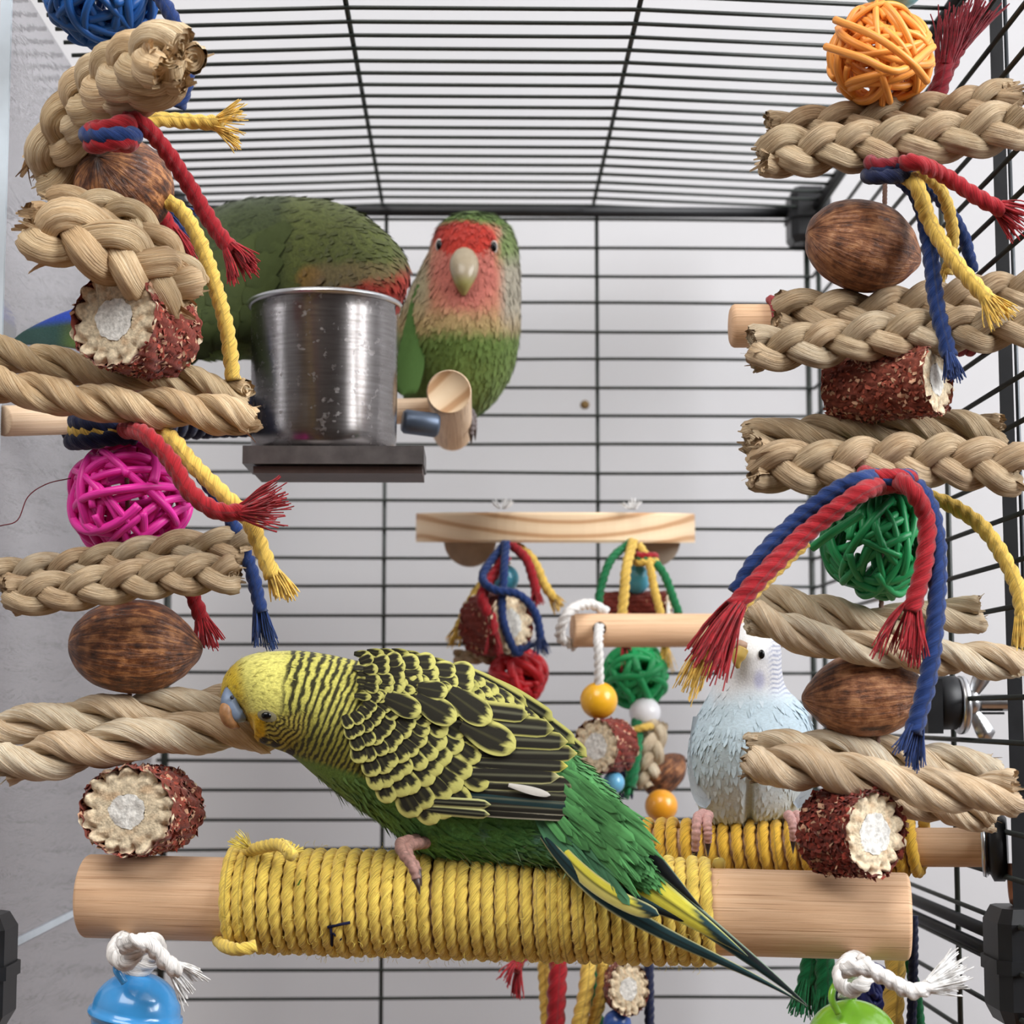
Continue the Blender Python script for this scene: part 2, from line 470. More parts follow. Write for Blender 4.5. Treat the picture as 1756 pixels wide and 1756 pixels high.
def strand_mesh(P, Nrm, rw, rn, seed, m=26):
    """one husk strand: flattened, ridged, with crumpled cut ends"""
    g = rng(seed)
    T = unit(np.gradient(P, axis=0))
    N = unit(Nrm - T * (Nrm * T).sum(-1, keepdims=True)); W = np.cross(T, N)
    L = arclen(P); n = len(P)
    a = np.arange(m) * 2 * np.pi / m
    rid = np.zeros((n, m))
    for k, amp in ((4, .06), (7, .05), (11, .045)):
        rid += amp * np.cos(k * a[None, :] + g.uniform(0, 6.28) + 1.3 * np.sin(L / L[-1] * g.uniform(3, 9) + g.uniform(0, 6))[:, None])
    # the husk is pinched where it dives under its neighbour
    rid += 0.05 * np.sin(L / L[-1] * g.uniform(14, 26) + g.uniform(0, 6))[:, None]
    r = 1 + rid
    tip = np.ones(n); tip[0] = tip[-1] = 1.02; tip[1] = tip[-2] = 1.10
    V = P[:, None] + tip[:, None, None] * (N[:, None] * (rn * r * np.cos(a)[None])[..., None] + W[:, None] * (rw * r * np.sin(a)[None])[..., None])
    # ragged cut
    V[0] -= T[0] * g.uniform(0, 0.5, m)[:, None] * rn; V[-1] += T[-1] * g.uniform(0, 0.5, m)[:, None] * rn
    uv = np.stack(np.broadcast_arrays((L / (rw * 6))[:, None] + g.uniform(0, 9), (np.arange(m) / m)[None, :]), -1).reshape(-1, 2).copy()
    uv[:, 1] = np.abs(uv[:, 1] - 0.5) * 2 + seed % 7
    mb = MB()
    mb.add(V.reshape(-1, 3), gridfaces(n, m), None, uv)
    # rolled leaf layers showing in the cut ends
    for e, sg in ((0, -1), (n - 1, 1)):
        turns = g.uniform(2.2, 3.2); q = 40
        t = np.linspace(0, 1, q); ang = t * turns * 2 * np.pi + g.uniform(0, 6)
        rr = 0.12 + 0.86 * t
        base = P[e] + N[e] * (rn * rr * np.cos(ang))[:, None] + W[e] * (rw * rr * np.sin(ang))[:, None]
        lo = base - sg * T[e] * rn * 0.5
        hi = base + sg * T[e] * rn * (0.05 + 0.25 * g.uniform(0, 1, q))[:, None]
        mb.add(np.vstack([lo, hi]), gridfaces(2, q, False), None, np.stack([np.tile(t * 4, 2), np.repeat([0, .3], q) + seed % 5], 1))
        fill = np.vstack([P[e] + N[e] * (rn * .9 * np.cos(a))[:, None] + W[e] * (rw * .9 * np.sin(a))[:, None] - sg * T[e] * rn * .02, P[e:e + 1] - sg * T[e] * rn * .12])
        j = np.arange(m)
        mb.add(fill, None, np.stack([j, (j + 1) % m, np.full(m, m)], 1), np.tile([[0.2, 0.6]], (m + 1, 1)))
    return mb

_bs = [100]
def braid(label, D, rows, mat=None, group='corn-husk braids on the hanging strings', flaps=8):
    """rows: (kind, [(px,py,dmm)...], half height px, period px[, phase]); kind twist = two strands, plait = three"""
    mat = mat or HUSK
    c = np.mean([np.mean(r[1], 0) for r in rows], 0)
    t = thing('husk_braid', label, 'husk braid', at(c[0], c[1], D + c[2]), group)
    for row in rows:
        kind, pts, h, per = row[:4]
        ph0 = row[4] if len(row) > 4 else 0.3
        C = spline(pts, 200)
        Ax = at(C[:, 0], C[:, 1], D + C[:, 2])
        hm = h * mpp(D); pm = per * mpp(D)
        Ax = resample(Ax, hm * 0.14)
        T, N, B = frames(Ax, ref=(0, -1, 0))
        # fixed face frame: depth direction and in-picture normal
        dep = np.array([0, -1.0, 0]); Nf = unit(dep - T * (T @ dep)[:, None]); Wf = np.cross(T, Nf)
        L = arclen(Ax)
        pr = bpy.data.objects.new('plait' if kind == 'plait' else 'twist', None)
        COL.objects.link(pr); pr.parent = t; pr['_o'] = list(t['_o'])
        ns = 2 if kind == 'twist' else 3
        for i in range(ns):
            _bs[0] += 1
            ph = 2 * np.pi * L / pm + 2 * np.pi * i / ns + ph0
            # husks are uneven: the pitch breathes a little
            ph = ph + 0.3 * np.sin(L / L[-1] * 5 + _bs[0])
            if kind == 'twist':
                e = 0.50 * hm * (1 + 0.08 * np.sin(L / L[-1] * 7 + _bs[0]))
                off = Wf * (e * np.sin(ph))[:, None] + Nf * (e * .85 * np.cos(ph))[:, None]
                P = Ax + off; Nr = off
                sm = strand_mesh(P, Nr, hm * 0.66, hm * 0.52, _bs[0])
            else:
                off = Wf * (0.56 * hm * np.sin(ph))[:, None] + Nf * (0.34 * hm * np.sin(2 * ph))[:, None]
                P = Ax + off
                sm = strand_mesh(P, Nf, hm * 0.44, hm * 0.36, _bs[0])
            sm.build('strand', mat, pr)
        # torn husk slivers at both cut ends
        g = rng(_bs[0] * 3)
        fm = MB()
        for e, sg in ((0, -1), (-1, 1)):
            for q in range(flaps):
                a = g.uniform(0, 6.28); rr = hm * g.uniform(0.2, 0.85)
                p0 = Ax[e] + Wf[e] * rr * math.sin(a) + Nf[e] * rr * 0.7 * math.cos(a) - sg * T[e] * hm * 0.5
                d = unit(sg * T[e] + g.normal(0, 0.22, 3)); s = unit(np.cross(d, g.normal(0, 1, 3)))
                w = hm * g.uniform(0.05, 0.20); l = hm * g.uniform(0.6, 1.15)
                u = np.linspace(0, 1, 5)[:, None]
                cv = np.cross(d, s) * g.uniform(-0.4, 0.4) * l * u ** 2
                mid = p0 + d * l * u + cv
                ww = w * (1 - 0.7 * u ** 2)
                fm.add(np.stack([mid - s * ww, mid + s * ww], 1), gridfaces(5, 2, False), None, np.stack([np.repeat(u[:, 0], 2), np.tile([0, .12], 5) + q], 1))
        stuff(fm.build('torn_husk_end', mat, pr))
    return t

def vine_ball(label, px, py, D, r_px, color, n=16, tube=7.5, seed=0, group='woven vine balls', stray=None, spread=0.55, grp=True):
    c = at(px, py, D); R = r_px * mpp(D); tr = tube * mpp(D)
    t = thing('vine_ball', label, 'vine ball', c, group)
    g = rng(seed)
    nm = 'vine_' + '_'.join(str(int(v)) for v in color)
    if nm in _cache: mat = _cache[nm]
    else:
        mat, nt, b = new_mat(nm); setp(b, 0.42, 0.4)
        cc = np.array(color, float)
        f = noise(nt, mapping(nt, coord(nt, 'UV'), (60, 8, 1)), 2.0, 3)
        nt.links.new(ramp(nt, f, [(0.3, tuple(cc * 0.86)), (0.7, tuple(np.minimum(cc * 1.1 + 8, 255)))]), b.inputs['Base Color'])
        _cache[nm] = mat
    for i in range(n + n // 2):
        w = unit(g.normal(0, 1, 3)); u = unit(np.cross(w, g.normal(0, 1, 3))); v = np.cross(w, u)
        off = g.uniform(-spread, spread); rr = math.sqrt(1 - off * off)
        s = np.linspace(0, 2 * np.pi * g.uniform(0.86, 1.0), 72)
        lift = 0.93 + 0.05 * np.sin(s * g.integers(2, 5) + g.uniform(0, 6)) + g.uniform(-0.05, 0.03) - (0.10 if i >= n else 0)
        wob = 0.05 * np.sin(s * 2 + g.uniform(0, 6))
        P = c + R * lift[:, None] * ((u * np.cos(s)[:, None] + v * np.sin(s)[:, None]) * rr + w * (off + wob)[:, None])
        MB().tube(P, tr * g.uniform(0.75, 1.1), 8, True).build('cane_loop', mat, t)
    for st in stray or []:
        C = spline(st, 20); MB().tube(at(C[:, 0], C[:, 1], C[:, 2]), tr, 8).build('cane_loop', mat, t)
    return t

def nut(label, px, py, D, hw, hh, rot, yaw, mat, seed, group='large brown nuts on the hanging strings'):
    k = mpp(D)
    n, m = 90, 72
    s = np.linspace(0, 1, n); x = -np.cos(s * np.pi)
    r = np.power(np.maximum(1 - np.abs(x) ** 2.15, 0), 0.52)
    r *= np.where(x > 0.35, 1 - 0.16 * ((x - 0.35) / 0.65) ** 1.5, 1.0)          # tapers to the tip
    xx = x + np.where(x > 0.9, (x - 0.9) * 0.45, 0)
    a = np.arange(m) * 2 * np.pi / m
    V = np.stack([np.broadcast_to(xx[:, None] * hw, (n, m)), hh * r[:, None] * np.cos(a), hh * 0.95 * r[:, None] * np.sin(a)], -1)
    U = unit(V)
    dsp = 0.018 * snoise(U, 7, seed) + 0.012 * snoise(U * np.array([1, 3, 3]), 9, seed + 1)
    seam = -0.02 * np.exp(-((a - 1.2) / 0.12) ** 2)[None, :] - 0.02 * np.exp(-((a - 1.2 - np.pi) / 0.12) ** 2)[None, :]
    V = V * (1 + dsp + seam)[..., None]
    # local x right, y up, z towards the viewer; yaw about y then roll in the picture
    cy, sy = math.cos(yaw), math.sin(yaw); cr, sr = math.cos(rot), math.sin(rot)
    X = V[..., 0] * cy + V[..., 2] * sy; Z = -V[..., 0] * sy + V[..., 2] * cy; Y = V[..., 1]
    X, Y = X * cr - Y * sr, X * sr + Y * cr
    c = at(px, py, D)
    W = c + k * (X[..., None] * np.array([1, 0, 0]) + Y[..., None] * np.array([0, 0, 1]) + Z[..., None] * np.array([0, -1, 0]))
    uv = np.stack(np.broadcast_arrays(s[:, None] + seed, np.abs(np.arange(m) / m - 0.5)[None] * 2), -1)
    mb = MB(); mb.add(W.reshape(-1, 3), gridfaces(n, m), None, uv.reshape(-1, 2))
    o = mb.build('nut', mat)
    return tag(o, label, 'nut', group)

def cob(label, px, py, D, r_px, axis, length_px, seed, group='corn cob slices on the hanging strings', nch=620, pith=0.42, red=(150, 62, 50), rscale=(1, 1), pale=0.3, bract=1.0):
    """(px,py,D) is the centre of the cut face, axis points out of it; parts: pith, woody ring, chaff"""
    k = mpp(D); R = r_px * k; Ln = length_px * k
    ax = unit(np.array(axis, float)); c = at(px, py, D)
    t = thing('corn_cob', label, 'corn cob', c - ax * Ln / 2, group)
    up = np.array([0, 0, 1.0]); e1 = unit(np.cross(up, ax)); e2 = np.cross(ax, e1)
    e1 = e1 * rscale[0]; e2 = e2 * rscale[1]
    g = rng(seed)
    m = 120; a = np.arange(m) * 2 * np.pi / m
    lob = 14
    for sg, cc in ((1, c), (-1, c - ax * Ln)):
        # woody ring with kernel sockets
        rr = np.concatenate([np.linspace(pith, 0.62, 6), np.linspace(0.66, 1.0, 12)])
        ph = a[None] * lob / 2 + 0.5 * np.sin(3 * a[None] + seed)
        sock = np.abs(np.sin(ph)) ** 0.6
        q = np.clip((rr - 0.6) / 0.4, 0, 1)[:, None]
        rad = rr[:, None] * (1 - q * 0.17 * (1 - sock)) + 0.025 * q * snoise(np.stack([np.cos(a) * 3, np.sin(a) * 3, a * 0], -1), 3, seed)[None]
        hgt = q * (0.16 * sock - 0.14) + 0.05 * np.sin(q * 9 + a * 5) * q - 0.05 * (1 - sock) * q
        hgt = hgt + 0.012 * np.sin(37 * a[None] + rr[:, None] * 40)
        V = cc + R * (rad[..., None] * (e1 * np.cos(a)[None, :, None] + e2 * np.sin(a)[None, :, None]) + sg * ax * hgt[..., None])
        cr = S2L((240, 222, 190)); tan = S2L((204, 160, 116)); rd = S2L(red)
        col = np.empty(V.shape); col[:] = cr
        sp = np.clip(snoise(V / R, 22, seed + 3) * 2.2, 0, 1)[..., None]
        col = col * (1 - 0.55 * sp * (1 - q[..., None])) + tan * 0.55 * sp * (1 - q[..., None])
        rim = np.clip((q - 0.66) * 3.0, 0, 1) * np.clip(1.1 - sock * 1.15 + 0.45 * snoise(V / R, 9, seed + 7), 0, 1)
        col = col * (1 - rim[..., None]) + rd * rim[..., None]
        Q = gridfaces(len(rr), m); Q = Q if sg > 0 else Q[:, ::-1]
        mb = MB(); mb.add(V.reshape(-1, 3), Q, None, None, col.reshape(-1, 3)); mb.build('woody_ring', COBM, t)
        # spongy pith
        rr = np.linspace(0, pith * 1.04, 9)
        V = cc + R * (rr[:, None, None] * (e1 * np.cos(a)[None, :, None] + e2 * np.sin(a)[None, :, None]) * (1 + 0.03 * np.sin(3 * a + seed) + 0.03 * np.sin(7 * a + 2 * seed) + 0.025 * np.sin(13 * a))[None, :, None])
        V = V + sg * ax * (R * 0.03 * snoise(V / R, 16, seed + 5))[..., None] + sg * ax * R * 0.012
        mb = MB(); mb.add(V.reshape(-1, 3), Q[:len(gridfaces(9, m))] if sg > 0 else gridfaces(9, m)[:, ::-1], None, None, np.broadcast_to(S2L((238, 236, 230)), (V.size // 3, 3)))
        mb.build('pith', COBM, t)
    # body under the chaff
    n = 26; s = np.linspace(-0.06 * R, Ln + 0.06 * R, n)
    rad = 0.95 + 0.03 * np.sin(a[None] * 9 + s[:, None] / R * 7) + 0.02 * np.sin(a[None] * 23 + 3)
    V = c - ax * s[:, None, None] + R * rad[..., None] * (e1 * np.cos(a)[None, :, None] + e2 * np.sin(a)[None, :, None])
    mb = MB(); mb.add(V.reshape(-1, 3), gridfaces(n, m)[:, ::-1], None, None, np.broadcast_to(S2L(np.array(red) * 0.8), (n * m, 3)))
    mb.build('body', COBM, t)
    # papery red bracts
    mb = MB()
    for i in range(nch):
        s0 = g.uniform(-0.02 * R, Ln + 0.02 * R); aa = g.uniform(0, 2 * np.pi)
        nrm = unit(e1 * math.cos(aa) + e2 * math.sin(aa)); tg = unit(np.cross(ax, nrm))
        p = c - ax * s0 + R * 0.93 * (e1 * math.cos(aa) + e2 * math.sin(aa))
        d = unit(nrm * g.uniform(0.1, 0.6) + tg * g.normal(0, 0.8) + ax * g.normal(0, 0.7))
        w = unit(np.cross(d, nrm) + g.normal(0, 0.3, 3))
        l = bract * R * g.uniform(0.06, 0.16); b = R * g.uniform(0.03, 0.08)
        P = np.array([p - w * b, p + w * b, p + d * l * .6 - w * b * 1.1 + nrm * l * .1, p + d * l * .6 + w * b * 1.1 + nrm * l * .1, p + d * l - nrm * l * .25])
        f = g.uniform(0, 1)
        cc = S2L(np.array(red) * g.uniform(0.75, 1.15)) if f < 1 - pale else S2L(np.array((216, 170, 138)) * g.uniform(.85, 1.08))
        mb.add(P, [[0, 1, 3, 2]], [[2, 3, 4]], None, cc)
    stuff(mb.build('chaff', CHAFF, t))
    return t

def dowel(name, P0, P1, r, mat, parent=None, chamfer=0.12, m=40, n=20):
    P0 = np.array(P0, float); P1 = np.array(P1, float); d = P1 - P0; L = np.linalg.norm(d); c = r * chamfer
    prof = [(0, 0), (0, r - c), (c * 0.4, r - c * 0.3), (c, r)] + [(L * i / n, r) for i in range(1, n)] + [(L - c, r), (L - c * 0.4, r - c * 0.3), (L, r - c), (L, 0)]
    mb = MB().lathe(prof, P0, d, m)
    return mb.build(name, mat, parent)

def rope_wrap(name, P0, P1, rd, R, mat, parent, turns, m=15, per=72, pitch=4.5, jit=0.05, seed=1):
    P0 = np.array(P0, float); P1 = np.array(P1, float); ax = unit(P1 - P0)
    n1 = unit(np.cross(ax, [0, 1, 0])); n2 = np.cross(ax, n1)
    n = int(turns * per); t = np.linspace(0, 1, n); a = t * turns * 2 * np.pi
    g = rng(seed)
    tn = np.arange(int(turns) + 2)
    rj = np.interp(a / (2 * np.pi), tn, g.normal(0, jit, len(tn)))
    xj = np.interp(a / (2 * np.pi), tn, g.normal(0, jit * 1.2, len(tn)))
    rr = rd + R * (0.86 + rj)
    P = P0 + (P1 - P0) * t[:, None] + ax * (xj * R)[:, None] + rr[:, None] * (n1 * np.cos(a)[:, None] + n2 * np.sin(a)[:, None])
    mb = MB(); rope_mesh(mb, P, R, pitch=pitch, m=m, step=0.62)
    return mb.build(name, mat, parent)

def bead(label, px, py, D, r_px, color, group='round wooden beads', sq=1.0, rough=0.3):
    k = mpp(D); R = r_px * k; h = 0.16
    a = np.linspace(math.asin(h), math.pi - math.asin(h), 26)
    prof = [(-R * sq * math.cos(x), R * math.sin(x)) for x in a]
    prof = [(prof[0][0] * 0.6, R * h * 0.9)] + prof + [(prof[-1][0] * 0.6, R * h * 0.9)]
    o = MB().lathe(prof, at(px, py, D), (0.03, 0.05, 1), 40).build('bead', m_plain('bead_%d_%d_%d' % color, color, rough, 0.5, coat=0.3, var=0.03))
    return tag(o, label, 'bead', group)

# ------------------------------------------------------------------ the room
def m_wall():
    m, nt, b = new_mat('white_painted_wall')
    setp(b, 0.9, 0.1)
    f = noise(nt, coord(nt), 6.0, 3)
    nt.links.new(ramp(nt, f, [(0.3, (192, 192, 195)), (0.7, (199, 199, 202))]), b.inputs['Base Color'])
    bump(nt, noise(nt, coord(nt), 300.0, 3), b, 0.1, 0.0005)
    return m
WALL = m_wall()
def slab(name, lo, hi, mat):
    o = MB().box(lo, hi).build(name, mat, None, False)
    return struct(o)
slab('wall_back', (-1.6, 0.850, 0.0), (1.6, 0.95, 2.5), WALL)
slab('wall_left', (-1.7, -1.9, 0.0), (-1.6, 0.95, 2.5), WALL)
GREYW = m_plain('dim_far_wall', (120, 112, 108), 0.9, 0.1, nscale=4)
slab('wall_front', (-1.7, -2.0, 0.0), (1.7, -1.9, 2.5), GREYW)
slab('wall_right', (1.6, -1.9, 0.0), (1.7, 0.95, 2.5), WALL)
slab('ceiling', (-1.7, -2.0, 2.5), (1.7, 0.95, 2.6), m_plain('white_ceiling', (228, 228, 228), 0.9, 0.1, nscale=5))
slab('floor', (-1.7, -2.0, -0.1), (1.7, 0.95, 0.0), m_wood('floor_boards', (120, 88, 62), (142, 106, 76), (160, 122, 90)))
speck = MB().lathe([(0, 0), (0.0, .0021), (.0008, .0013), (.001, 0)], at(1003, 694, 850), (0, -1, 0), 12).build('wall_mark', m_plain('brown_speck', (120, 96, 60), 0.9))
tag(speck, 'small brown dropping stuck on the white wall beside the perching lovebird', 'wall mark')

# ------------------------------------------------------------------ the cage
DB = 793.0; XR = 143.0; XL = -131.0
cage = thing('bird_cage', 'dark wire bird cage with clear plastic left side holding all the birds', 'cage', AXY(0, 660, -120))
zc = (at(900, 352, DB) - ORG)[2] * 1000                 # roof height (mm)
def wire(P, r=0.78, name='wire'): return tube_obj(name, np.array(P) , r * 0.001, WIRE, cage, 8)
z0 = (at(900, 472.5, DB) - ORG)[2] * 1000
g = rng(4)
for k in range(-2, 28):
    z = z0 - 12.0 * k
    if z > zc - 6: continue
    bow = g.normal(0, 0.25, 3)
    wire(spline([AXY(XL, DB, z + bow[0]), AXY(-40, DB - .4, z + bow[1]), AXY(60, DB - .4, z + bow[2]), AXY(XR, DB, z)], 14), 0.70)
    wire([AXY(XR, DB, z), AXY(XR, 650, z), AXY(XR, 474, z)], 0.75)              # the same course on the right-hand wall
def vert(px, D, dz=0.0, r=0.85, lo=-135, hi=None):
    x = (at(px, 1200, D) - ORG)[0] * 1000
    wire([AXY(x, D, lo), AXY(x, D, 0), AXY(x, D, zc if hi is None else hi)], r)
for px in (657, 1027): vert(px, DB + 1.6)
vert(1396, DB + 1.0, r=1.3); vert(284, DB, r=1.6); vert(1416, 780, r=1.1)
vert(1634, 573, r=0.85)
# roof wires, bent down a little at both sides
for k in range(24):
    D = DB - 12.0 * k
    wire([AXY(XL, D, zc - 3.0), AXY(-40, D, zc), AXY(50, D, zc), AXY(XR, D, zc - 3.6)], 0.72)
wire([AXY(-40, DB, zc + 1.4), AXY(-40, 650, zc + 1.4), AXY(-40, 505, zc + 1.4)], 0.85)
wire([AXY(50, DB, zc + 1.4), AXY(50, 650, zc + 1.4), AXY(50, 505, zc + 1.4)], 0.85)
rail = lambda P, r: tube_obj('rail', np.array(P), r * 0.001, BLACK, cage, 12)
rail([AXY(XL, DB - 1, zc - 3), AXY(0, DB - 1, zc - 3), AXY(XR, DB - 1, zc - 3)], 2.3)
rail([AXY(XR, DB, zc - 3), AXY(XR, 650, zc - 3), AXY(XR, 474, zc - 3)], 2.0)
rail([AXY(XR, 515, -61), AXY(XR, 650, -61), AXY(XR, DB, -61)], 1.9)
rail([AXY(XR, 515, -66), AXY(XR, 650, -66), AXY(XR, DB, -66)], 1.7)
# door post on the right wall: flat black bar, its highlight put in as a grey rod
pv = MB(); pv.add(np.vstack([at(np.array([1694., 1716.]), np.array([-60., -60.]), d_) for d_ in (513, 521)] + [at(np.array([1744., 1772.]), np.array([1800., 1800.]), d_) for d_ in (513, 521)]),
   [[0, 1, 5, 4], [1, 3, 7, 5], [3, 2, 6, 7], [2, 0, 4, 6], [0, 2, 3, 1], [4, 5, 7, 6]]); pv.build('post', BLACK, cage, False)
tube_obj('rail', at(np.array([1778., 1752., 1721.]), np.array([1800., 900., -60.]), np.array([515., 515, 515])), 0.0006, m_plain('highlight_grey_rod', (70, 74, 78), 0.3, 0.5, 0.6), cage, 8)
# moulded corner clips
def clip(c, s, name='corner_clip'):
    s = np.array(s) * 0.001; q = 0.32
    pr = [(-1, -1 + q), (-1 + q, -1), (1 - q, -1), (1, -1 + q), (1, 1 - q), (1 - q, 1), (-1 + q, 1), (-1, 1 - q)]
    mb = MB()
    n = 8
    lay = [(-1, .8), (-.75, 1), (-.12, 1), (-.12, 1.08), (.12, 1.08), (.12, 1), (.75, 1), (1, .8)]
    V = np.array([[c[0] + s[0] * x * k, c[1] + s[1] * y * k, c[2] + s[2] * h] for h, k in lay for x, y in pr])
    V = np.vstack([V, [[c[0], c[1], c[2] - s[2]], [c[0], c[1], c[2] + s[2]]]])
    j = np.arange(n); e = (len(lay) - 1) * n
    T = np.vstack([np.stack([(j + 1) % n, j, np.full(n, len(V) - 2)], 1), np.stack([e + j, e + (j + 1) % n, np.full(n, len(V) - 1)], 1)])
    mb.add(V, gridfaces(len(lay), n)[:, ::-1], T)
    return mb.build(name, BLACK, cage, False)
clip(AXY(XR - 2, 790, zc - 6), (8.5, 10, 12.0)); clip(AXY(XL + 2, 790, zc - 6), (7, 9, 9))
clip(AXY(XR + 3.5, 517, -67), (8.5, 11, 15.0))
clip(AXY(XL - 3.5, 524, -69), (10.0, 11, 15.0))
# clear plastic sheet forming the left side
def m_acrylic():
    m = bpy.data.materials.new('clear_plastic_sheet'); m.use_nodes = True
    nt = m.node_tree; nt.nodes.clear()
    out = N_(nt, 'ShaderNodeOutputMaterial')
    tr = N_(nt, 'ShaderNodeBsdfTransparent'); tr.inputs[0].default_value = (0.86, 0.86, 0.88, 1)
    gl = N_(nt, 'ShaderNodeBsdfGlossy'); gl.inputs['Roughness'].default_value = 0.09; gl.inputs[0].default_value = (0.9, 0.9, 0.92, 1)
    df = N_(nt, 'ShaderNodeBsdfDiffuse'); df.inputs[0].default_value = (0.46, 0.44, 0.44, 1)
    n = noise(nt, mapping(nt, coord(nt), (10, 10, 60)), 3.0, 3, 0.5, 2.0)
    b = N_(nt, 'ShaderNodeBump'); b.inputs['Strength'].default_value = 0.25; b.inputs['Distance'].default_value = 0.0008
    nt.links.new(n, b.inputs['Height']); nt.links.new(b.outputs[0], gl.inputs['Normal'])
    m1 = N_(nt, 'ShaderNodeMixShader'); m1.inputs[0].default_value = 0.42
    m2 = N_(nt, 'ShaderNodeMixShader'); m2.inputs[0].default_value = 0.45
    nt.links.new(gl.outputs[0], m1.inputs[1]); nt.links.new(df.outputs[0], m1.inputs[2])
    nt.links.new(tr.outputs[0], m2.inputs[1]); nt.links.new(m1.outputs[0], m2.inputs[2])
    nt.links.new(m2.outputs[0], out.inputs[0])
    return m
ACR = m_acrylic()
EDGE = m_plain('polished_plastic_edge', (206, 218, 228), 0.15, 0.5, var=0.02)
MB().box(AXY(XL - 3.5, 528, -65), AXY(XL - 1.5, 790, zc - 4)).build('side_panel', ACR, cage, False)
MB().box(AXY(XL - 3.5, 528, -180), AXY(XL - 1.5, 790, -68)).build('side_panel', ACR, cage, False)
MB().box(AXY(XL - 4.2, 526.4, -65), AXY(XL - 1.2, 528, zc - 4)).build('panel_edge', EDGE, cage, False)
MB().box(AXY(XL - 3.4, 528, -67.6), AXY(XL - 1.6, 790, -65.4)).build('panel_edge', EDGE, cage, False)

# ------------------------------------------------------------------ the front swing perch
ZLc, ZRc = 509.0, 480.0
pL = at(147, 1536, ZLc); pR = at(1559, 1572, ZRc)
perch = thing('swing_perch', 'thick wooden dowel perch wrapped in yellow rope across the foreground', 'perch', (pL + pR) / 2)
PR = 69 * mpp(ZLc)
dowel('dowel', pL, pR, PR, WOOD, perch, 0.09, 64, 30)
YEL = m_cord('yellow_wrap_rope', (234, 200, 92))
axp = unit(pR - pL); Lp = np.linalg.norm(pR - pL)
def onperch(px):                                     # point on the dowel axis under picture column px
    t = np.linspace(0, 1, 400); Q = pL + (pR - pL) * t[:, None]
    d = Q - ORG; xs = CX + F * (d @ RIGHT) / (d @ FWD)
    return Q[np.argmin(np.abs(xs - px))]
RW = 11.2 * mpp(497)
rope_wrap('rope_wrap', onperch(400), onperch(1232), PR * 1.0, RW, YEL, perch, 39, m=24, pitch=6.5, per=80, jit=.09, seed=3)
# loose rope ends and fuzz of the wrap
o = MB(); C = spline([(500, 1466, 474), (482, 1449, 482), (452, 1452, 490), (420, 1462, 500)], 40); rope_mesh(o, at(C[:, 0], C[:, 1], C[:, 2]), RW)
wr_end = o.build('rope_tail', YEL, perch)
o = MB(); fray_mesh(o, at(425, 1450, 490), (-0.5, -0.2, 0.55), RW * 1.6, 34 * mpp(490), 26, 0.9, 8, 0.1, RW * 0.06); stuff(o.build('frayed_end', m_fibre('yellow_fuzz', (236, 206, 90)), wr_end))
o = MB(); fray_mesh(o, at(493, 1458, 478), (0.2, -0.3, 0.8), RW * 1.6, 16 * mpp(490), 20, 1.2, 9, 0.1, RW * 0.07); stuff(o.build('frayed_end', m_fibre('yellow_fuzz', (236, 206, 90)), wr_end))
o = MB(); C = spline([(374, 1612, 500), (388, 1624, 490), (412, 1628, 484), (440, 1622, 484)], 40); rope_mesh(o, at(C[:, 0], C[:, 1], C[:, 2]), RW)
o.build('rope_tail', YEL, perch)
# short cotton fuzz standing off the wrap
g = rng(77); o = MB()
n1 = unit(np.cross(axp, [0, 1, 0])); n2 = np.cross(axp, n1)
for i in range(900):
    q = onperch(400) + (onperch(1232) - onperch(400)) * g.uniform(0, 1)
    a = g.uniform(0, 2 * np.pi); nr = n1 * math.cos(a) + n2 * math.sin(a)
    p = q + nr * (PR + RW * 1.75)
    d = unit(nr * g.uniform(0.2, 1) + g.normal(0, 0.7, 3)); s = unit(np.cross(d, g.normal(0, 1, 3)))
    l = RW * g.uniform(0.5, 1.5); t = np.linspace(0, 1, 4)[:, None]
    o.tube(p + d * l * t + s * l * 0.4 * np.sin(t * 3), RW * 0.028, 3, False)
stuff(o.build('fuzz', m_fibre('yellow_fuzz', (236, 206, 90)), perch))
# dark thread mark caught in the wrap
NAVYI = m_plain('dark_thread', (30, 32, 58), 0.8, 0.1)
surfD = lambda px, py: ZLc + (ZRc - ZLc) * (px - 147) / 1412 - (PR + RW * 1.8) * 1000 * math.sqrt(max(0.05, 1 - ((py - (1536 + 36 * (px - 147) / 1412)) / 92) ** 2))
for st in ([(562, 1590), (580, 1586), (600, 1582)], [(567, 1590), (569, 1606), (569, 1628)], [(571, 1599), (578, 1606), (585, 1611)]):
    MB().tube(at(*[np.array(v) for v in zip(*[(x, y, surfD(x, y) - 1.5) for x, y in st])]), 2.7 * mpp(490), 6).build('thread_mark', NAVYI, perch)
bit = MB(); bit.add(at(np.array([509, 514, 518, 513]), np.array([1519, 1509, 1506, 1518]), np.array([surfD(513, 1513) - .8] * 4) - np.array([0, 1, 0, .6])), [[0, 1, 2, 3]])
bit.add(at(np.array([509, 514, 518, 513]), np.array([1519, 1509, 1506, 1518]), np.array([surfD(513, 1513) - .5] * 4) - np.array([0, .6, 0, .3])), [[3, 2, 1, 0]])
tag(bit.build('leaf_scrap', m_plain('green_leaf_scrap', (92, 132, 48), 0.7)), 'tiny green leaf scrap on the yellow rope', 'leaf scrap')

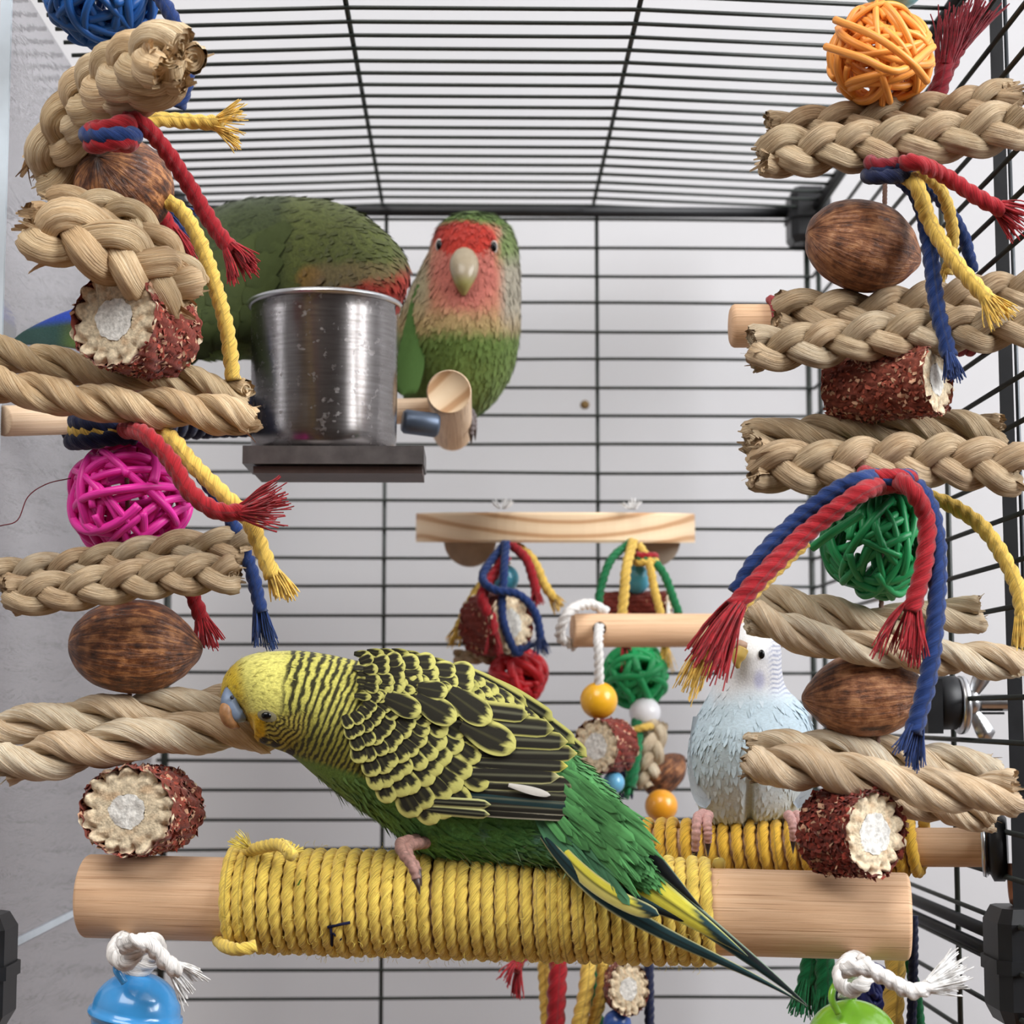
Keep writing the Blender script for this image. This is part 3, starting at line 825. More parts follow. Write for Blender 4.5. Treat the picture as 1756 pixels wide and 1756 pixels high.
# strings the toys are threaded on
def string(label, pts, color, r):
    C = spline(pts, 160); o = MB(); rope_mesh(o, at(C[:, 0], C[:, 1], C[:, 2]), r * mpp(500), m=12)
    return tag(o.build('hanging_string', cordm(color), None), label, 'string')
string('cotton string running down through the left column of toys', [(190, -60, 510), (215, 250, 510), (215, 700, 510), (222, 1000, 510), (222, 1320, 508), (222, 1480, 509)], 'brown', 4.5)
string('cotton string running down through the right column of toys', [(1530, -60, 488), (1518, 300, 488), (1515, 700, 488), (1512, 1000, 488), (1505, 1300, 486), (1500, 1520, 481)], 'brown', 4.5)

# ------------------------------------------------------------------ left column of toys
ZL = 506.0
vine_ball('blue vine ball at the top of the left toy column', 172, -12, ZL, 98, (24, 80, 150), 17, 8.5, 21)
t = thing('cord_tail', 'blue cord hanging from the blue vine ball', 'cord', at(300, 100, 500))
cord(t, [(255, -30, 500), (290, 20, 499), (316, 80, 500), (322, 130, 500), (306, 186, 502)], 'blue', 14, 0)
braid('husk braid pointing at the camera under the blue vine ball', 470, [
    ('plait', [(80, 305, 40), (118, 228, 28), (150, 170, 12), (215, 118, -14), (285, 92, -32)], 62, 250, 0.4),
    ('plait', [(120, 255, 40), (170, 200, 20), (225, 155, -8), (318, 112, -28)], 54, 240, 1.6)], HUSK, flaps=16)
t = thing('cord_knot', 'red, blue and yellow cord knot above the upper left nut', 'cord knot', at(195, 225, 495), 'coloured cord knots')
knot(t, 190, 232, 458, 40, 26, ['red', 'blue', 'red'], 16, 3)
cord(t, [(200, 226, 470), (255, 206, 470), (320, 208, 474), (382, 212, 473)], 'yellow', 14.5, 58, 46, 0.75, 4, 0.05)
cord(t, [(196, 226, 468), (228, 204, 458), (270, 240, 462), (320, 312, 468), (366, 388, 470), (400, 432, 470)], 'red', 15.5, 62, 60, 0.45, 5, 0.1)
cord(t, [(272, 340, 506), (310, 360, 505), (345, 420, 503), (372, 500, 500), (390, 570, 498), (400, 652, 498)], 'yellow', 14.5, 0)
cord(t, [(255, 330, 530), (275, 348, 532), (298, 366, 534)], 'blue', 13, 52, 40, 0.5, 6)
cord(t, [(255, 345, 528), (280, 372, 530), (296, 400, 531)], 'red', 15, 68, 46, 0.4, 7, 0.3)
nut('round wrinkled nut seen end-on below the upper left cord knot', 214, 322, 506, 98, 84, -0.75, 1.12, NUT_A, 3)
braid('husk braid slanting down to the right above the upper left corn cob', 478, [
    ('plait', [(58, 405, -6), (120, 400, -8), (190, 430, -6), (255, 470, 0), (312, 505, 8)], 60, 230, 0.2),
    ('plait', [(92, 352, 8), (150, 362, 6), (210, 372, 6), (262, 416, 10), (330, 496, 18)], 40, 200, 1.8)], HUSK, flaps=16)
cob('upper left corn cob slice with its cream cut face turned to the camera', 196, 547, 478, 88, (-0.36, -0.92, 0.0), 150, 31, pith=0.40, red=(168, 78, 64), nch=1000, pale=.36)
braid('husk braid below the upper left corn cob, in front of the steel cup', 500, [
    ('twist', [(-40, 598, 2), (60, 618, 0), (180, 640, 0), (300, 652, 0), (418, 684, 0)], 31, 215, 0.3),
    ('twist', [(-40, 650, -10), (60, 672, -12), (180, 692, -14), (300, 702, -14), (432, 718, -14)], 33, 205, 1.2)], HUSK)
t = thing('cord_knot', 'navy, yellow and red cord knot above the pink vine ball', 'cord knot', at(185, 742, 500), 'coloured cord knots')
knot(t, 178, 742, 504, 54, 24, ['navy', 'yellow', 'navy'], 15, 8, 0.2)
cord(t, [(200, 738, 504), (244, 742, 482), (290, 786, 477), (325, 842, 476), (372, 876, 475), (425, 878, 474)], 'red', 16.5, 88, 60, 0.62, 12, -0.05)
cord(t, [(206, 736, 506), (282, 744, 488), (330, 795, 484), (385, 850, 482), (425, 890, 482), (452, 950, 481), (468, 990, 481)], 'yellow', 15.5, 52, 50, 0.45, 13, 0.2)
cord(t, [(240, 740, 496), (300, 760, 497), (362, 838, 497), (402, 905, 496), (430, 975, 496), (448, 1050, 496)], 'blue', 13, 72, 46, 0.30, 14, 0.1)
vine_ball('magenta pink vine ball in the left toy column', 223, 856, ZL, 103, (228, 44, 158), 18, 8.0, 25)
hair = MB().tube(at(*spline([(122, 820, 500), (80, 830, 498), (48, 852, 497), (30, 892, 497), (0, 902, 497)], 30).T), 0.00016, 5).build('stray_thread', m_plain('dark_red_thread', (96, 30, 40), 0.7))
tag(hair, 'thin dark red thread sticking out left of the pink vine ball', 'thread')
braid('husk braid between the pink vine ball and the left oval nut', 494, [
    ('plait', [(0, 992, 4), (110, 976, 2), (220, 958, 0), (330, 940, 0), (428, 934, 2)], 34, 190, 0.1),
    ('plait', [(16, 1024, -10), (120, 1012, -12), (230, 996, -12), (330, 986, -12), (402, 982, -12)], 36, 190, 2.0)], HUSK_GREY)
t = thing('cord_tail', 'short red cord tail hanging right of the left oval nut', 'cord', at(350, 1060, 505))
cord(t, [(318, 990, 508), (334, 1030, 508), (350, 1072, 508)], 'red', 14, 52, 46, 0.35, 15, 0.1)
nut('dark oval nut with pointed tip above the pale braid the green budgie chews', 230, 1109, ZL - 4, 110, 80, -0.05, 0.12, NUT_A, 7)
braid('pale husk braid being chewed by the green budgie', 503, [
    ('twist', [(0, 1250, 2), (100, 1232, 0), (220, 1222, 0), (330, 1210, 0), (432, 1202, 3)], 34, 250, 0.5),
    ('twist', [(10, 1310, -4), (120, 1290, -6), (230, 1268, -6), (340, 1256, -2), (455, 1252, 4)], 38, 230, 2.2)], HUSK_PALE, flaps=14)
cob('lower left corn cob slice resting on the wooden end of the swing perch', 218, 1391, 490, 90, (-0.28, -0.95, 0.02), 118, 37, rscale=(1.0, 0.86), pith=0.36, red=(158, 74, 58), nch=1000, pale=.3)

# ------------------------------------------------------------------ right column of toys
ZR = 482.0
b0 = bead('light blue cylindrical bead above the orange vine ball', 1532, -28, ZR, 56, (112, 178, 200), sq=0.85)
vine_ball('orange vine ball at the top of the right toy column', 1509, 96, ZR, 93, (246, 152, 66), 19, 7.0, 41, stray=[[(1416, 80, 474), (1480, 100, 464), (1540, 122, 462), (1600, 80, 474)], [(1432, 34, 474), (1500, 62, 464), (1560, 105, 463), (1590, 140, 470)]])
t = thing('cord_tail', 'dark red frayed cord standing up behind the orange vine ball', 'cord', at(1620, 120, 500))
cord(t, [(1590, 200, 500), (1612, 150, 500), (1622, 100, 500)], 'maroon', 17, 95, 60, 0.22, 18, 0)
cord(t, [(1600, 170, 503), (1628, 110, 503), (1648, 72, 503)], 'maroon', 16, 105, 60, 0.26, 19, 0)
braid('broad husk braid directly under the orange vine ball', 480, [
    ('plait', [(1322, 226, 8), (1420, 212, 6), (1530, 200, 4), (1640, 186, 2), (1738, 160, 2)], 36, 205, 0.2),
    ('plait', [(1312, 262, -8), (1420, 256, -10), (1530, 246, -10), (1640, 232, -12), (1752, 212, -12)], 46, 215, 1.4)], HUSK_GREY, flaps=12)
t = thing('cord_knot', 'red and navy cord knot above the upper right nut', 'cord knot', at(1520, 286, 482), 'coloured cord knots')
knot(t, 1524, 292, 466, 34, 20, ['maroon', 'navy', 'navy'], 14, 18, 0.25)
cord(t, [(1532, 290, 470), (1566, 278, 458), (1620, 302, 464), (1680, 340, 462), (1722, 362, 462)], 'red', 15.5, 60, 54, 0.55, 21, 0.1)
cord(t, [(1536, 294, 472), (1570, 316, 462), (1594, 380, 466), (1640, 452, 464), (1698, 518, 462)], 'yellow', 15.5, 54, 50, 0.5, 22, 0.1)
cord(t, [(1540, 300, 478), (1576, 342, 475), (1594, 420, 470), (1606, 520, 468), (1628, 612, 466)], 'blue', 15.5, 52, 50, 0.42, 23, 0.1)
cord(t, [(1575, 290, 484), (1615, 330, 490), (1634, 400, 494), (1624, 470, 498)], 'yellow', 12, 26, 30, 0.3, 24, 0.1)
cord(t, [(1560, 290, 492), (1610, 340, 500), (1650, 400, 506), (1668, 466, 510)], 'blue', 12, 0)
nut('dark brown egg-shaped nut below the upper right cord knot', 1480, 422, ZR, 106, 80, -0.18, 0.25, NUT_B, 11)
# perch stub with red wrap behind the right column
zz = 524.0
pp0 = at(1252, 559, zz); pp1 = AXY(XR - 1, zz, (at(1714, 559, zz) - ORG)[2] * 1000)
t = thing('short_perch', 'short wooden perch with red rope wrap behind the right column', 'perch', (pp0 + pp1) / 2, None)
dowel('dowel', pp0, pp1, 38 * mpp(zz), WOOD, t, 0.2)
wa = pp0 + (pp1 - pp0) * 0.16; wb = pp0 + (pp1 - pp0) * 0.97
rope_wrap('rope_wrap', wa, wb, 38 * mpp(zz), 9 * mpp(zz), cordm('red'), t, 22, 12, 48, seed=5)
braid('husk braid under the upper right nut, hiding the short perch', 480, [
    ('plait', [(1335, 532, 6), (1440, 538, 4), (1550, 528, 4), (1660, 512, 4), (1775, 500, 4)], 42, 210, 0.9),
    ('plait', [(1292, 600, -6), (1400, 592, -8), (1520, 574, -10), (1640, 566, -10), (1775, 562, -10)], 42, 215, 2.4)], HUSK_GREY)
cob('corn cob slice lying sideways between the two right husk braids', 1606, 650, 470, 64, (0.78, -0.62, 0.0), 190, 43, pith=0.42, red=(164, 84, 66), nch=1700, pale=0.25, bract=1.5)
braid('husk braid between the sideways corn cob and the green vine ball', 480, [
    ('twist', [(1284, 752, 8), (1400, 744, 6), (1510, 738, 6), (1620, 734, 6), (1712, 744, 6)], 33, 200, 0.2),
    ('plait', [(1296, 796, -8), (1400, 802, -10), (1520, 792, -10), (1640, 792, -10), (1748, 804, -10)], 48, 210, 1.1)], HUSK_GREY)
t = thing('cord_knot', 'red and blue cord knot above the green vine ball', 'cord knot', at(1520, 824, 478), 'coloured cord knots')
knot(t, 1522, 824, 466, 38, 16, ['red', 'blue', 'red'], 15, 28, 0.15)
cord(t, [(1524, 818, 474), (1484, 822, 458), (1440, 838, 458), (1370, 890, 460), (1300, 960, 458), (1262, 1018, 458)], 'blue', 17, 0)
cord(t, [(1524, 830, 472), (1490, 838, 456), (1450, 862, 454), (1380, 916, 455), (1310, 984, 452), (1258, 1042, 451)], 'red', 18, 108, 64, 0.34, 31, 0.35)
cord(t, [(1380, 930, 462), (1310, 998, 458), (1256, 1056, 456), (1228, 1094, 456)], 'yellow', 13, 86, 46, 0.30, 33, 0.5)
cord(t, [(1520, 828, 472), (1556, 832, 456), (1588, 890, 458), (1584, 970, 457), (1562, 1050, 456)], 'red', 17, 92, 60, 0.42, 34, 0.2)
cord(t, [(1530, 828, 476), (1580, 842, 464), (1606, 920, 460), (1606, 1040, 457), (1592, 1160, 455), (1566, 1258, 454)], 'blue', 17, 64, 56, 0.36, 35, 0.1)
cord(t, [(1580, 850, 486), (1630, 866, 484), (1690, 910, 480), (1738, 990, 478), (1756, 1060, 477)], 'yellow', 14.5, 60, 48, 0.4, 36, 0.2)
vine_ball('green vine ball in the right toy column under the cord knot', 1505, 932, ZR, 96, (30, 136, 76), 19, 7.5, 52, stray=[[(1392, 940, 470), (1430, 912, 466), (1480, 880, 464)]])
braid('pale husk braid between the green vine ball and the lower right nut', 484, [
    ('twist', [(1292, 1030, 10), (1380, 1042, 6), (1470, 1066, 4), (1570, 1062, 4), (1676, 1052, 4)], 32, 220, 0.4),
    ('twist', [(1290, 1058, -6), (1380, 1092, -8), (1490, 1112, -8), (1620, 1128, -8), (1745, 1136, -8)], 31, 210, 1.9)], HUSK_PALE, flaps=14)
nut('warm brown oval nut above the lowest right husk braid', 1482, 1192, ZR + 4, 102, 72, 3.2, 0.1, NUT_B, 17)
braid('lowest husk braid of the right column, above the red corn cob', 478, [
    ('twist', [(1290, 1288, 6), (1390, 1282, 8), (1500, 1292, 10), (1600, 1308, 12), (1702, 1318, 12)], 34, 230, 0.9),
    ('twist', [(1288, 1308, -8), (1390, 1318, -10), (1500, 1338, -12), (1620, 1356, -12), (1736, 1360, -12)], 37, 235, 2.7),
    ('twist', [(1440, 1330, 6), (1530, 1368, 4), (1620, 1388, 4), (1700, 1402, 4)], 28, 210, 1.0)], HUSK_PALE, flaps=14)
cob('red corn cob slice resting on the right end of the swing perch', 1500, 1430, 462, 74, (0.55, -0.82, 0.02), 112, 47, pith=0.46, nch=1700, red=(140, 58, 46), pale=0.08, bract=1.5)

# ------------------------------------------------------------------ bells under the swing perch
def bell(label, px, py, D, r_px, color, loop, tilt=0.0):
    R = r_px * mpp(D); c = at(px, py, D)
    t = thing('bell', label, 'bell', c, 'round metal bells under the swing perch')
    ax = unit(np.array([tilt, -0.05, 1.0]))
    a = np.linspace(math.pi / 2, 0.12, 20)
    m = m_plain('bell_%d_%d_%d' % color, color, 0.22, 0.5, coat=0.5, var=0.02)
    top = [(R * (0.12 + 0.86 * math.sin(x)), R * math.cos(x)) for x in a]
    top += [(R * 0.10, R * 1.0), (R * 0.085, R * 1.06), (R * 0.0, R * 1.08)]
    MB().lathe([(top[0][0], 0)] + top, c, ax, 56).build('upper_shell', m, t)
    low = [(R * 0.0, R * 1.08), (-R * 0.07, R * 1.05), (-R * 0.09, R * .97)] + [(-R * (0.1 + 0.8 * math.sin(x)), R * .97 * math.cos(x)) for x in np.linspace(0.1, 1.45, 16)]
    MB().lathe(low, c, ax, 56).build('lower_shell', m, t)
    C = spline(loop, 30); MB().tube(at(C[:, 0], C[:, 1], C[:, 2]), 6.0 * mpp(D), 10).build('hanger_loop', m, t)
    return t
bell('sky blue metal bell hanging from the left perch end', 232, 1742, 500, 74, (62, 150, 216), [(214, 1686, 488), (200, 1664, 488), (204, 1648, 492), (216, 1650, 500), (226, 1664, 508), (230, 1674, 510)], 0.16)
bell('lime green metal bell hanging from the right perch end', 1462, 1792, 474, 76, (124, 182, 52), [(1438, 1738, 466), (1426, 1712, 466), (1432, 1690, 468), (1448, 1686, 474), (1462, 1706, 480), (1464, 1726, 484)], 0.0)
t = thing('knotted_rope', 'white cotton rope knot tying the blue bell', 'rope', at(240, 1630, 498), 'white rope knots under the swing perch')
cord(t, [(236, 1600, 509), (204, 1616, 496), (198, 1640, 488), (218, 1650, 484), (238, 1628, 482), (262, 1612, 488), (270, 1636, 496), (236, 1668, 498), (222, 1676, 500)], 'white', 15, 0, name='knot_turn')
cord(t, [(212, 1622, 482), (236, 1614, 476), (262, 1626, 478), (284, 1650, 480), (308, 1666, 482)], 'white', 15.5, 60, 42, 0.42, 45, 0.12)
t = thing('knotted_rope', 'white cotton rope knot tying the green bell', 'rope', at(1470, 1690, 476), 'white rope knots under the swing perch')
cord(t, [(1482, 1636, 480), (1452, 1650, 470), (1440, 1676, 464), (1454, 1698, 462), (1480, 1688, 462), (1490, 1664, 466), (1474, 1650, 474), (1452, 1692, 480), (1450, 1712, 480)], 'white', 14, 0, name='knot_turn')
cord(t, [(1446, 1664, 458), (1480, 1660, 455), (1520, 1678, 455), (1562, 1700, 456), (1602, 1690, 458)], 'white', 15, 82, 56, 0.46, 46, -0.02)

# ------------------------------------------------------------------ steel cup, its bracket and the lovebirds' perch
def m_steel():
    m, nt, b = new_mat('scratched_stainless_steel')
    setp(b, 0.2, 0.5, 1.0)
    f = noise(nt, mapping(nt, coord(nt), (30, 30, 400)), 3.0, 4, 0.6)
    nt.links.new(ramp(nt, f, [(0.3, (124, 119, 117)), (0.7, (150, 146, 145))]), b.inputs['Base Color'])
    sp = noise(nt, coord(nt), 420.0, 2)
    r = N_(nt, 'ShaderNodeMapRange'); r.inputs[1].default_value = 0.62; r.inputs[2].default_value = 0.72; r.inputs[3].default_value = 0.24; r.inputs[4].default_value = 0.5
    nt.links.new(sp, r.inputs[0]); nt.links.new(r.outputs[0], b.inputs['Roughness'])
    bump(nt, noise(nt, mapping(nt, coord(nt), (40, 40, 6)), 2.5, 2), b, 0.12, 0.002)
    return m
DC = 589.0
cupc = at(558, 500, DC); RC = 131 * mpp(DC)
zt = at(558, 497, DC - RC * 1000)[2]; zb = at(558, 764, DC - RC * 1000)[2]
Hc = zt - zb
cc = np.array([cupc[0], DC * 0.001, zb])
cup = thing('steel_cup', 'small stainless steel feeding cup held in front of the lovebirds', 'cup', cc)
prof = [(0, 0), (0, RC * .84), (.0006, RC * .91), (.002, RC * .945), (.005, RC * .955)] + [(Hc * t, RC * (.955 + .02 * t)) for t in np.linspace(.12, .97, 14)]
MB().lathe(prof + [(Hc * .985, RC * .985), (Hc - .0006, RC * .985)], cc, (0, 0, 1), 72).build('cup_wall', m_steel(), cup)
MB().lathe([(Hc, RC * .955), (Hc * .5, RC * .945), (.003, RC * .93), (.001, RC * .85), (.001, 0)], cc, (0, 0, 1), 72).build('cup_inside', m_steel(), cup)
rim = [(Hc + .0010 * math.sin(a), RC * .985 + .0011 * math.cos(a)) for a in np.linspace(0, 2 * np.pi, 13)]
MB().lathe(rim, cc, (0, 0, 1), 72).build('rolled_rim', CHROME, cup)
br = thing('cup_bracket', 'dull dark metal bracket plate under the steel cup', 'bracket', cc - np.array([0, 0, .004]))
zpl = zb - .0004
x0 = at(416, 760, 563)[0]; x1 = at(727, 760, 563)[0]
MB().box((x0, .563, zpl - .0054), (x1, .590, zpl)).build('plate', DARKSTEEL, br, False)
MB().box((x0 + .003, .565, zpl - .0080), (x1 - .0005, .588, zpl - .0059)).build('lower_plate', m_plain('rusty_dark_plate', (92, 78, 74), .5, .4, .7), br, False)
MB().box((x0 + .006, .585, zpl), (x0 + .009, .589, zpl + .004)).build('side_arm', DARKSTEEL, br, False)
MB().lathe([(0, 0), (0, .0032), (.001, .004), (.011, .004), (.012, .0032), (.012, 0)], at(690, 722, 612), (1, .2, -.1), 20).build('clamp_bolt', m_plain('blue_grey_bolt', (92, 104, 122), .4, .5, .6), br)

q0 = at(5, 722, 530); q1 = at(738, 704, 650)
lp = thing('lovebird_perch', 'wooden perch with navy rope wrap under the lovebirds', 'perch', (q0 + q1) / 2)
rq = 26.5 * mpp(536)
dowel('dowel', q0, q1, rq, WOOD_PALE, lp)
fr = lambda px: (px + 2) / 740.0
def onq(px):
    t = np.linspace(0, 1, 400); Q = q0 + (q1 - q0) * t[:, None]; d = Q - ORG
    return Q[np.argmin(np.abs(CX + F * (d @ RIGHT) / (d @ FWD) - px))]
rope_wrap('rope_wrap', onq(112), onq(560), rq * 0.98, 9 * mpp(560), cordm('navy'), lp, 27, 12, 44, seed=9)
tf = at(770, 672, 612); tb = np.array([tf[0], .700, tf[2]])
dowel('cross_dowel', tf, tb, 39 * mpp(612), WOOD_PALE, lp, 0.06)
MB().lathe([(0, 0), (.0002, .0068), (0, .0069)], tf - np.array([0, .0003, 0]), (0, 1, 0), 32).build('end_grain', PINE, lp)

# ------------------------------------------------------------------ the blue budgie's perch and fixings on the right wall
r0 = at(1062, 1453, 556); r1 = at(1708, 1453, 524)
bp = thing('rope_perch', 'yellow rope-wrapped perch carrying the pale blue budgie', 'perch', (r0 + r1) / 2)
rb_ = 33 * mpp(530)
dowel('dowel', r0, r1, rb_, WOOD, bp)
tt = lambda px: r0 + (r1 - r0) * ((px - 1062) / 646.0)
rope_wrap('rope_wrap', tt(1070), tt(1592), rb_, 10.5 * mpp(540), m_cord('yellow_perch_rope', (226, 178, 62)), bp, 23, 21, 64, pitch=5.5, jit=.08, seed=12)
axr = unit(r1 - r0)
MB().lathe([(0, 0), (0, .0068), (.0012, .0092), (.004, .0092), (.005, .008), (.005, 0)], r1 - axr * .002, axr, 40).build('washer', BLACK, bp)
MB().lathe([(0, 0), (0, .0078), (.0008, .0082), (.0014, .0078), (.0014, 0)], r1 - axr * .0036, axr, 40).build('washer', CHROME, bp)
def wing(mb, base, d, side, L, w, th):
    u = np.linspace(0, 1, 9); prof = w * (0.45 + 0.55 * np.sin(u * np.pi * .62)) * np.where(u > .85, np.sqrt(np.maximum(1 - ((u - .85) / .15) ** 2, .06)), 1)
    thk = np.cross(d, side)
    V = []
    for sgn in (-1, 1):
        for k in (-1, 1): V.append(base + d * (L * u)[:, None] + side * (k * prof)[:, None] + thk * sgn * th)
    V = np.stack([V[0], V[1], V[3], V[2]], 1)
    mb.add(V.reshape(-1, 3), gridfaces(9, 4)); 
    mb.add(V[-1], [[0, 1, 2, 3]])
wn = MB()
wing(wn, r1 + np.array([.003, -.004, -.004]), unit(np.array([0.12, -.1, -1.0])), np.array([1.0, 0, 0]), .012, .0022, .0006)
wn.build('wing_nut', m_plain('copper_wing', (168, 120, 98), .35, .5, .7), bp)

fx = at(1640, 1205, 560)
wf = thing('wing_nut_bolt', 'zinc wing nut and bolt on a black clamp at the right wall', 'wing nut bolt', fx)
k5 = mpp(560)
MB().box(fx + np.array([-62, 0, -52]) * k5 + np.array([0, -.009, 0]), fx + np.array([-36, 0, 40]) * k5 + np.array([0, .009, 0])).build('clamp_block', BLACK, wf, False)
MB().lathe([(0, 0), (0, 44 * k5), (.002, 46 * k5), (36 * k5, 46 * k5), (38 * k5, 43 * k5), (38 * k5, 0)], fx - np.array([38 * k5, 0, 0]), (1, 0, 0), 36).build('clamp_disc', BLACK, wf)
MB().lathe([(0, 0), (0, 48 * k5), (.0006, 50 * k5), (.0018, 50 * k5), (.0024, 48 * k5), (.0024, 0)], fx + np.array([.0002, 0, -4 * k5]), (1, 0, 0), 40).build('washer', CHROME, wf)
hub = MB().lathe([(0, 0), (0, 26 * k5), (16 * k5, 20 * k5), (24 * k5, 16 * k5), (24 * k5, 0)], fx + np.array([.0028, 0, 0]), (1, 0, 0), 30)
for sg in (1, -1):
    wing(hub, fx + np.array([.0045, -.001, sg * 12 * k5]), unit(np.array([.52, -.05, sg * 1.0])), unit(np.array([1.0, 0, -sg * .52])), 58 * k5, 15 * k5, .0007)
hub.build('wing_nut', CHROME, wf)
th = []
for i in range(60): th.append((i * 1.15 * k5, (13.5 + (1.2 if i % 2 else -1.0)) * k5))
MB().lathe([(0, 0)] + th + [(60 * 1.15 * k5, 0)], fx + np.array([.006, 0, 0]), (1, 0, 0), 20).build('bolt', CHROME, wf)
MB().box(fx + np.array([10 * k5, -.0015, -20 * k5]), fx + np.array([80 * k5, .002, -16 * k5])).build('strap', BLACK, wf, False)

# plain dowel with the bead string
u0 = at(981, 1081, 677); u1 = np.array([.1415, .690, u0[2] + .0006])
ud = thing('plain_perch', 'plain drilled wooden dowel perch behind the pale blue budgie', 'perch', (u0 + u1) / 2)
dowel('dowel', u0, u1, 29 * mpp(677), WOOD, ud, .1)
MB().lathe([(0, 0), (.0003, .0021), (0, .0024)], at(1028, 1078, 670.7), (0, 1, .1), 20).build('drill_hole', m_plain('drilled_hole', (74, 48, 30), .9, .1), ud)

# ------------------------------------------------------------------ platform with hanging toys at the back
PD = 706.0
pc = at(963, 905, PD)
kx = mpp(PD)
plat = thing('wooden_platform', 'half-round pine platform shelf at the back of the cage', 'shelf', pc)
ang = np.linspace(np.pi, 2 * np.pi, 50)
wx = 259 * kx
edge = [(pc[0] + wx * math.copysign(abs(math.cos(a)) ** 0.8, math.cos(a)), .706 + .058 + .058 * math.sin(a) * 1.0) for a in ang]
tilt = lambda y: (y - .706) * 0.092
zt_, zb_ = pc[2] + 27 * kx, pc[2] - 26 * kx
V = []
for x, y in edge: V += [(x, y, zt_ + tilt(y)), (x, y - .0006, zt_ - .001 + tilt(y)), (x, y - .0006, zb_ + .001 + tilt(y)), (x, y, zb_ + tilt(y))]
V = np.array(V); n = len(edge)
ct = np.array([[pc[0], .764, zt_ + tilt(.764)], [pc[0], .764, zb_ + tilt(.764)]])
mb = MB(); T = []
for i in range(n - 1): T += [[i * 4, (i + 1) * 4, len(V)], [(i + 1) * 4 + 3, i * 4 + 3, len(V) + 1]]
Q = gridfaces(n, 4, False)
bk = [[0, len(V), len(V) + 1, 3], [(n - 1) * 4, (n - 1) * 4 + 3, len(V) + 1, len(V)]]
mb.add(np.vstack([V, ct]), np.vstack([Q, bk]), T); mb.build('board', PINE, plat, False)
for px in (806, 1122):
    MB().lathe([(0, 0), (0, 46 * kx), (.0006, 48 * kx), (.005, 48 * kx), (.0056, 46 * kx), (.0056, 0)], at(px, 926, 748), (0, 1, 0), 40).build('support_disc', m_plain('greyed_wood_disc', (176, 160, 142), .7, .2), plat)
for px in (862, 1086):
    o = MB(); fray_mesh(o, at(px, 872, 704), (0, 0, 1), .003, .0045, 30, 1.6, px, .1, .0002); stuff(o.build('rope_tuft', fibm('white'), plat))

def dcord(t, pts, c, R=9, fray=30, n=26, spread=.35, seed=0, droop=.1):
    return cord(t, pts, c, R, fray, n, spread, seed, droop)
DT = 712.0
t = thing('cord_bunch', 'red, yellow and blue cord bunch under the left of the platform', 'cord bunch', at(865, 960, DT), 'cord bunches under the platform')
dcord(t, [(868, 930, 706), (864, 990, 698), (862, 1060, 697), (884, 1118, 698), (896, 1110, 699)], 'blue', 8, 32, 30, .35, 61)
dcord(t, [(866, 932, 708), (828, 985, 700), (845, 1010, 695), (890, 1020, 695), (918, 1052, 697), (928, 1098, 698)], 'blue', 8, 34, 30, .5, 62)
dcord(t, [(872, 930, 710), (902, 958, 705), (916, 1000, 704), (920, 1022, 704)], 'red', 9, 26, 26, .6, 63)
dcord(t, [(876, 928, 712), (912, 958, 709), (935, 1005, 708), (952, 1028, 708)], 'yellow', 9, 28, 26, .35, 64)
dcord(t, [(870, 960, 712), (822, 1010, 712), (800, 1050, 711), (786, 1078, 711)], 'yellow', 10, 40, 30, .3, 65)
dcord(t, [(868, 955, 706), (828, 1018, 698), (842, 1062, 696), (846, 1090, 696)], 'red', 11, 38, 36, .3, 66)
bead('turquoise bead under the left of the platform', 866, 992, DT, 24, (72, 160, 186))
cob('corn cob slice hanging under the left of the platform behind cords', 876, 1070, 702, 56, (.72, -.68, 0), 70, 71, 'corn cob slices below the platform', 260, pith=.44)
vine_ball('red vine ball behind the green budgie back', 888, 1158, DT, 48, (186, 24, 34), 13, 7.5, 73)
hm = braid('small husk piece above the red vine ball', 716, [('plait', [(782, 1128, 0), (830, 1126, -2), (882, 1132, 0)], 14, 70, .4)], HUSK_PALE, flaps=5, group='small husk pieces on the back toys')
t = thing('cord_bunch', 'green, yellow and red cord bunch under the right of the platform', 'cord bunch', at(1090, 960, DT), 'cord bunches under the platform')
dcord(t, [(1082, 930, 708), (1048, 960, 702), (1030, 1010, 700), (1026, 1046, 700)], 'green', 8, 0)
dcord(t, [(1086, 928, 706), (1074, 975, 698), (1070, 1020, 697), (1066, 1060, 697)], 'yellow', 9.5, 0)
dcord(t, [(1096, 935, 708), (1112, 962, 703), (1122, 1010, 702), (1132, 1050, 702), (1142, 1110, 706)], 'yellow', 8, 46, 28, .4, 67)
dcord(t, [(1104, 948, 707), (1136, 980, 703), (1156, 1030, 702), (1164, 1052, 702)], 'green', 8, 22, 22, .5, 68)
dcord(t, [(1094, 938, 710), (1086, 1000, 716), (1070, 1080, 706), (1074, 1112, 704)], 'red', 8, 44, 28, .3, 69)
knot(t, 1108, 958, 706, 16, 10, ['red', 'green', 'yellow'], 7.5, 70)
bead('turquoise bead under the right of the platform', 1092, 993, DT, 22, (84, 176, 204), sq=1.2)
cob('corn cob slice half hidden behind the plain perch', 1146, 1046, 712, 34, (.96, -.26, 0), 112, 75, 'corn cob slices below the platform', 200)
vine_ball('bright green vine ball hanging below the plain perch', 1090, 1160, DT, 54, (26, 150, 84), 15, 7.0, 77)
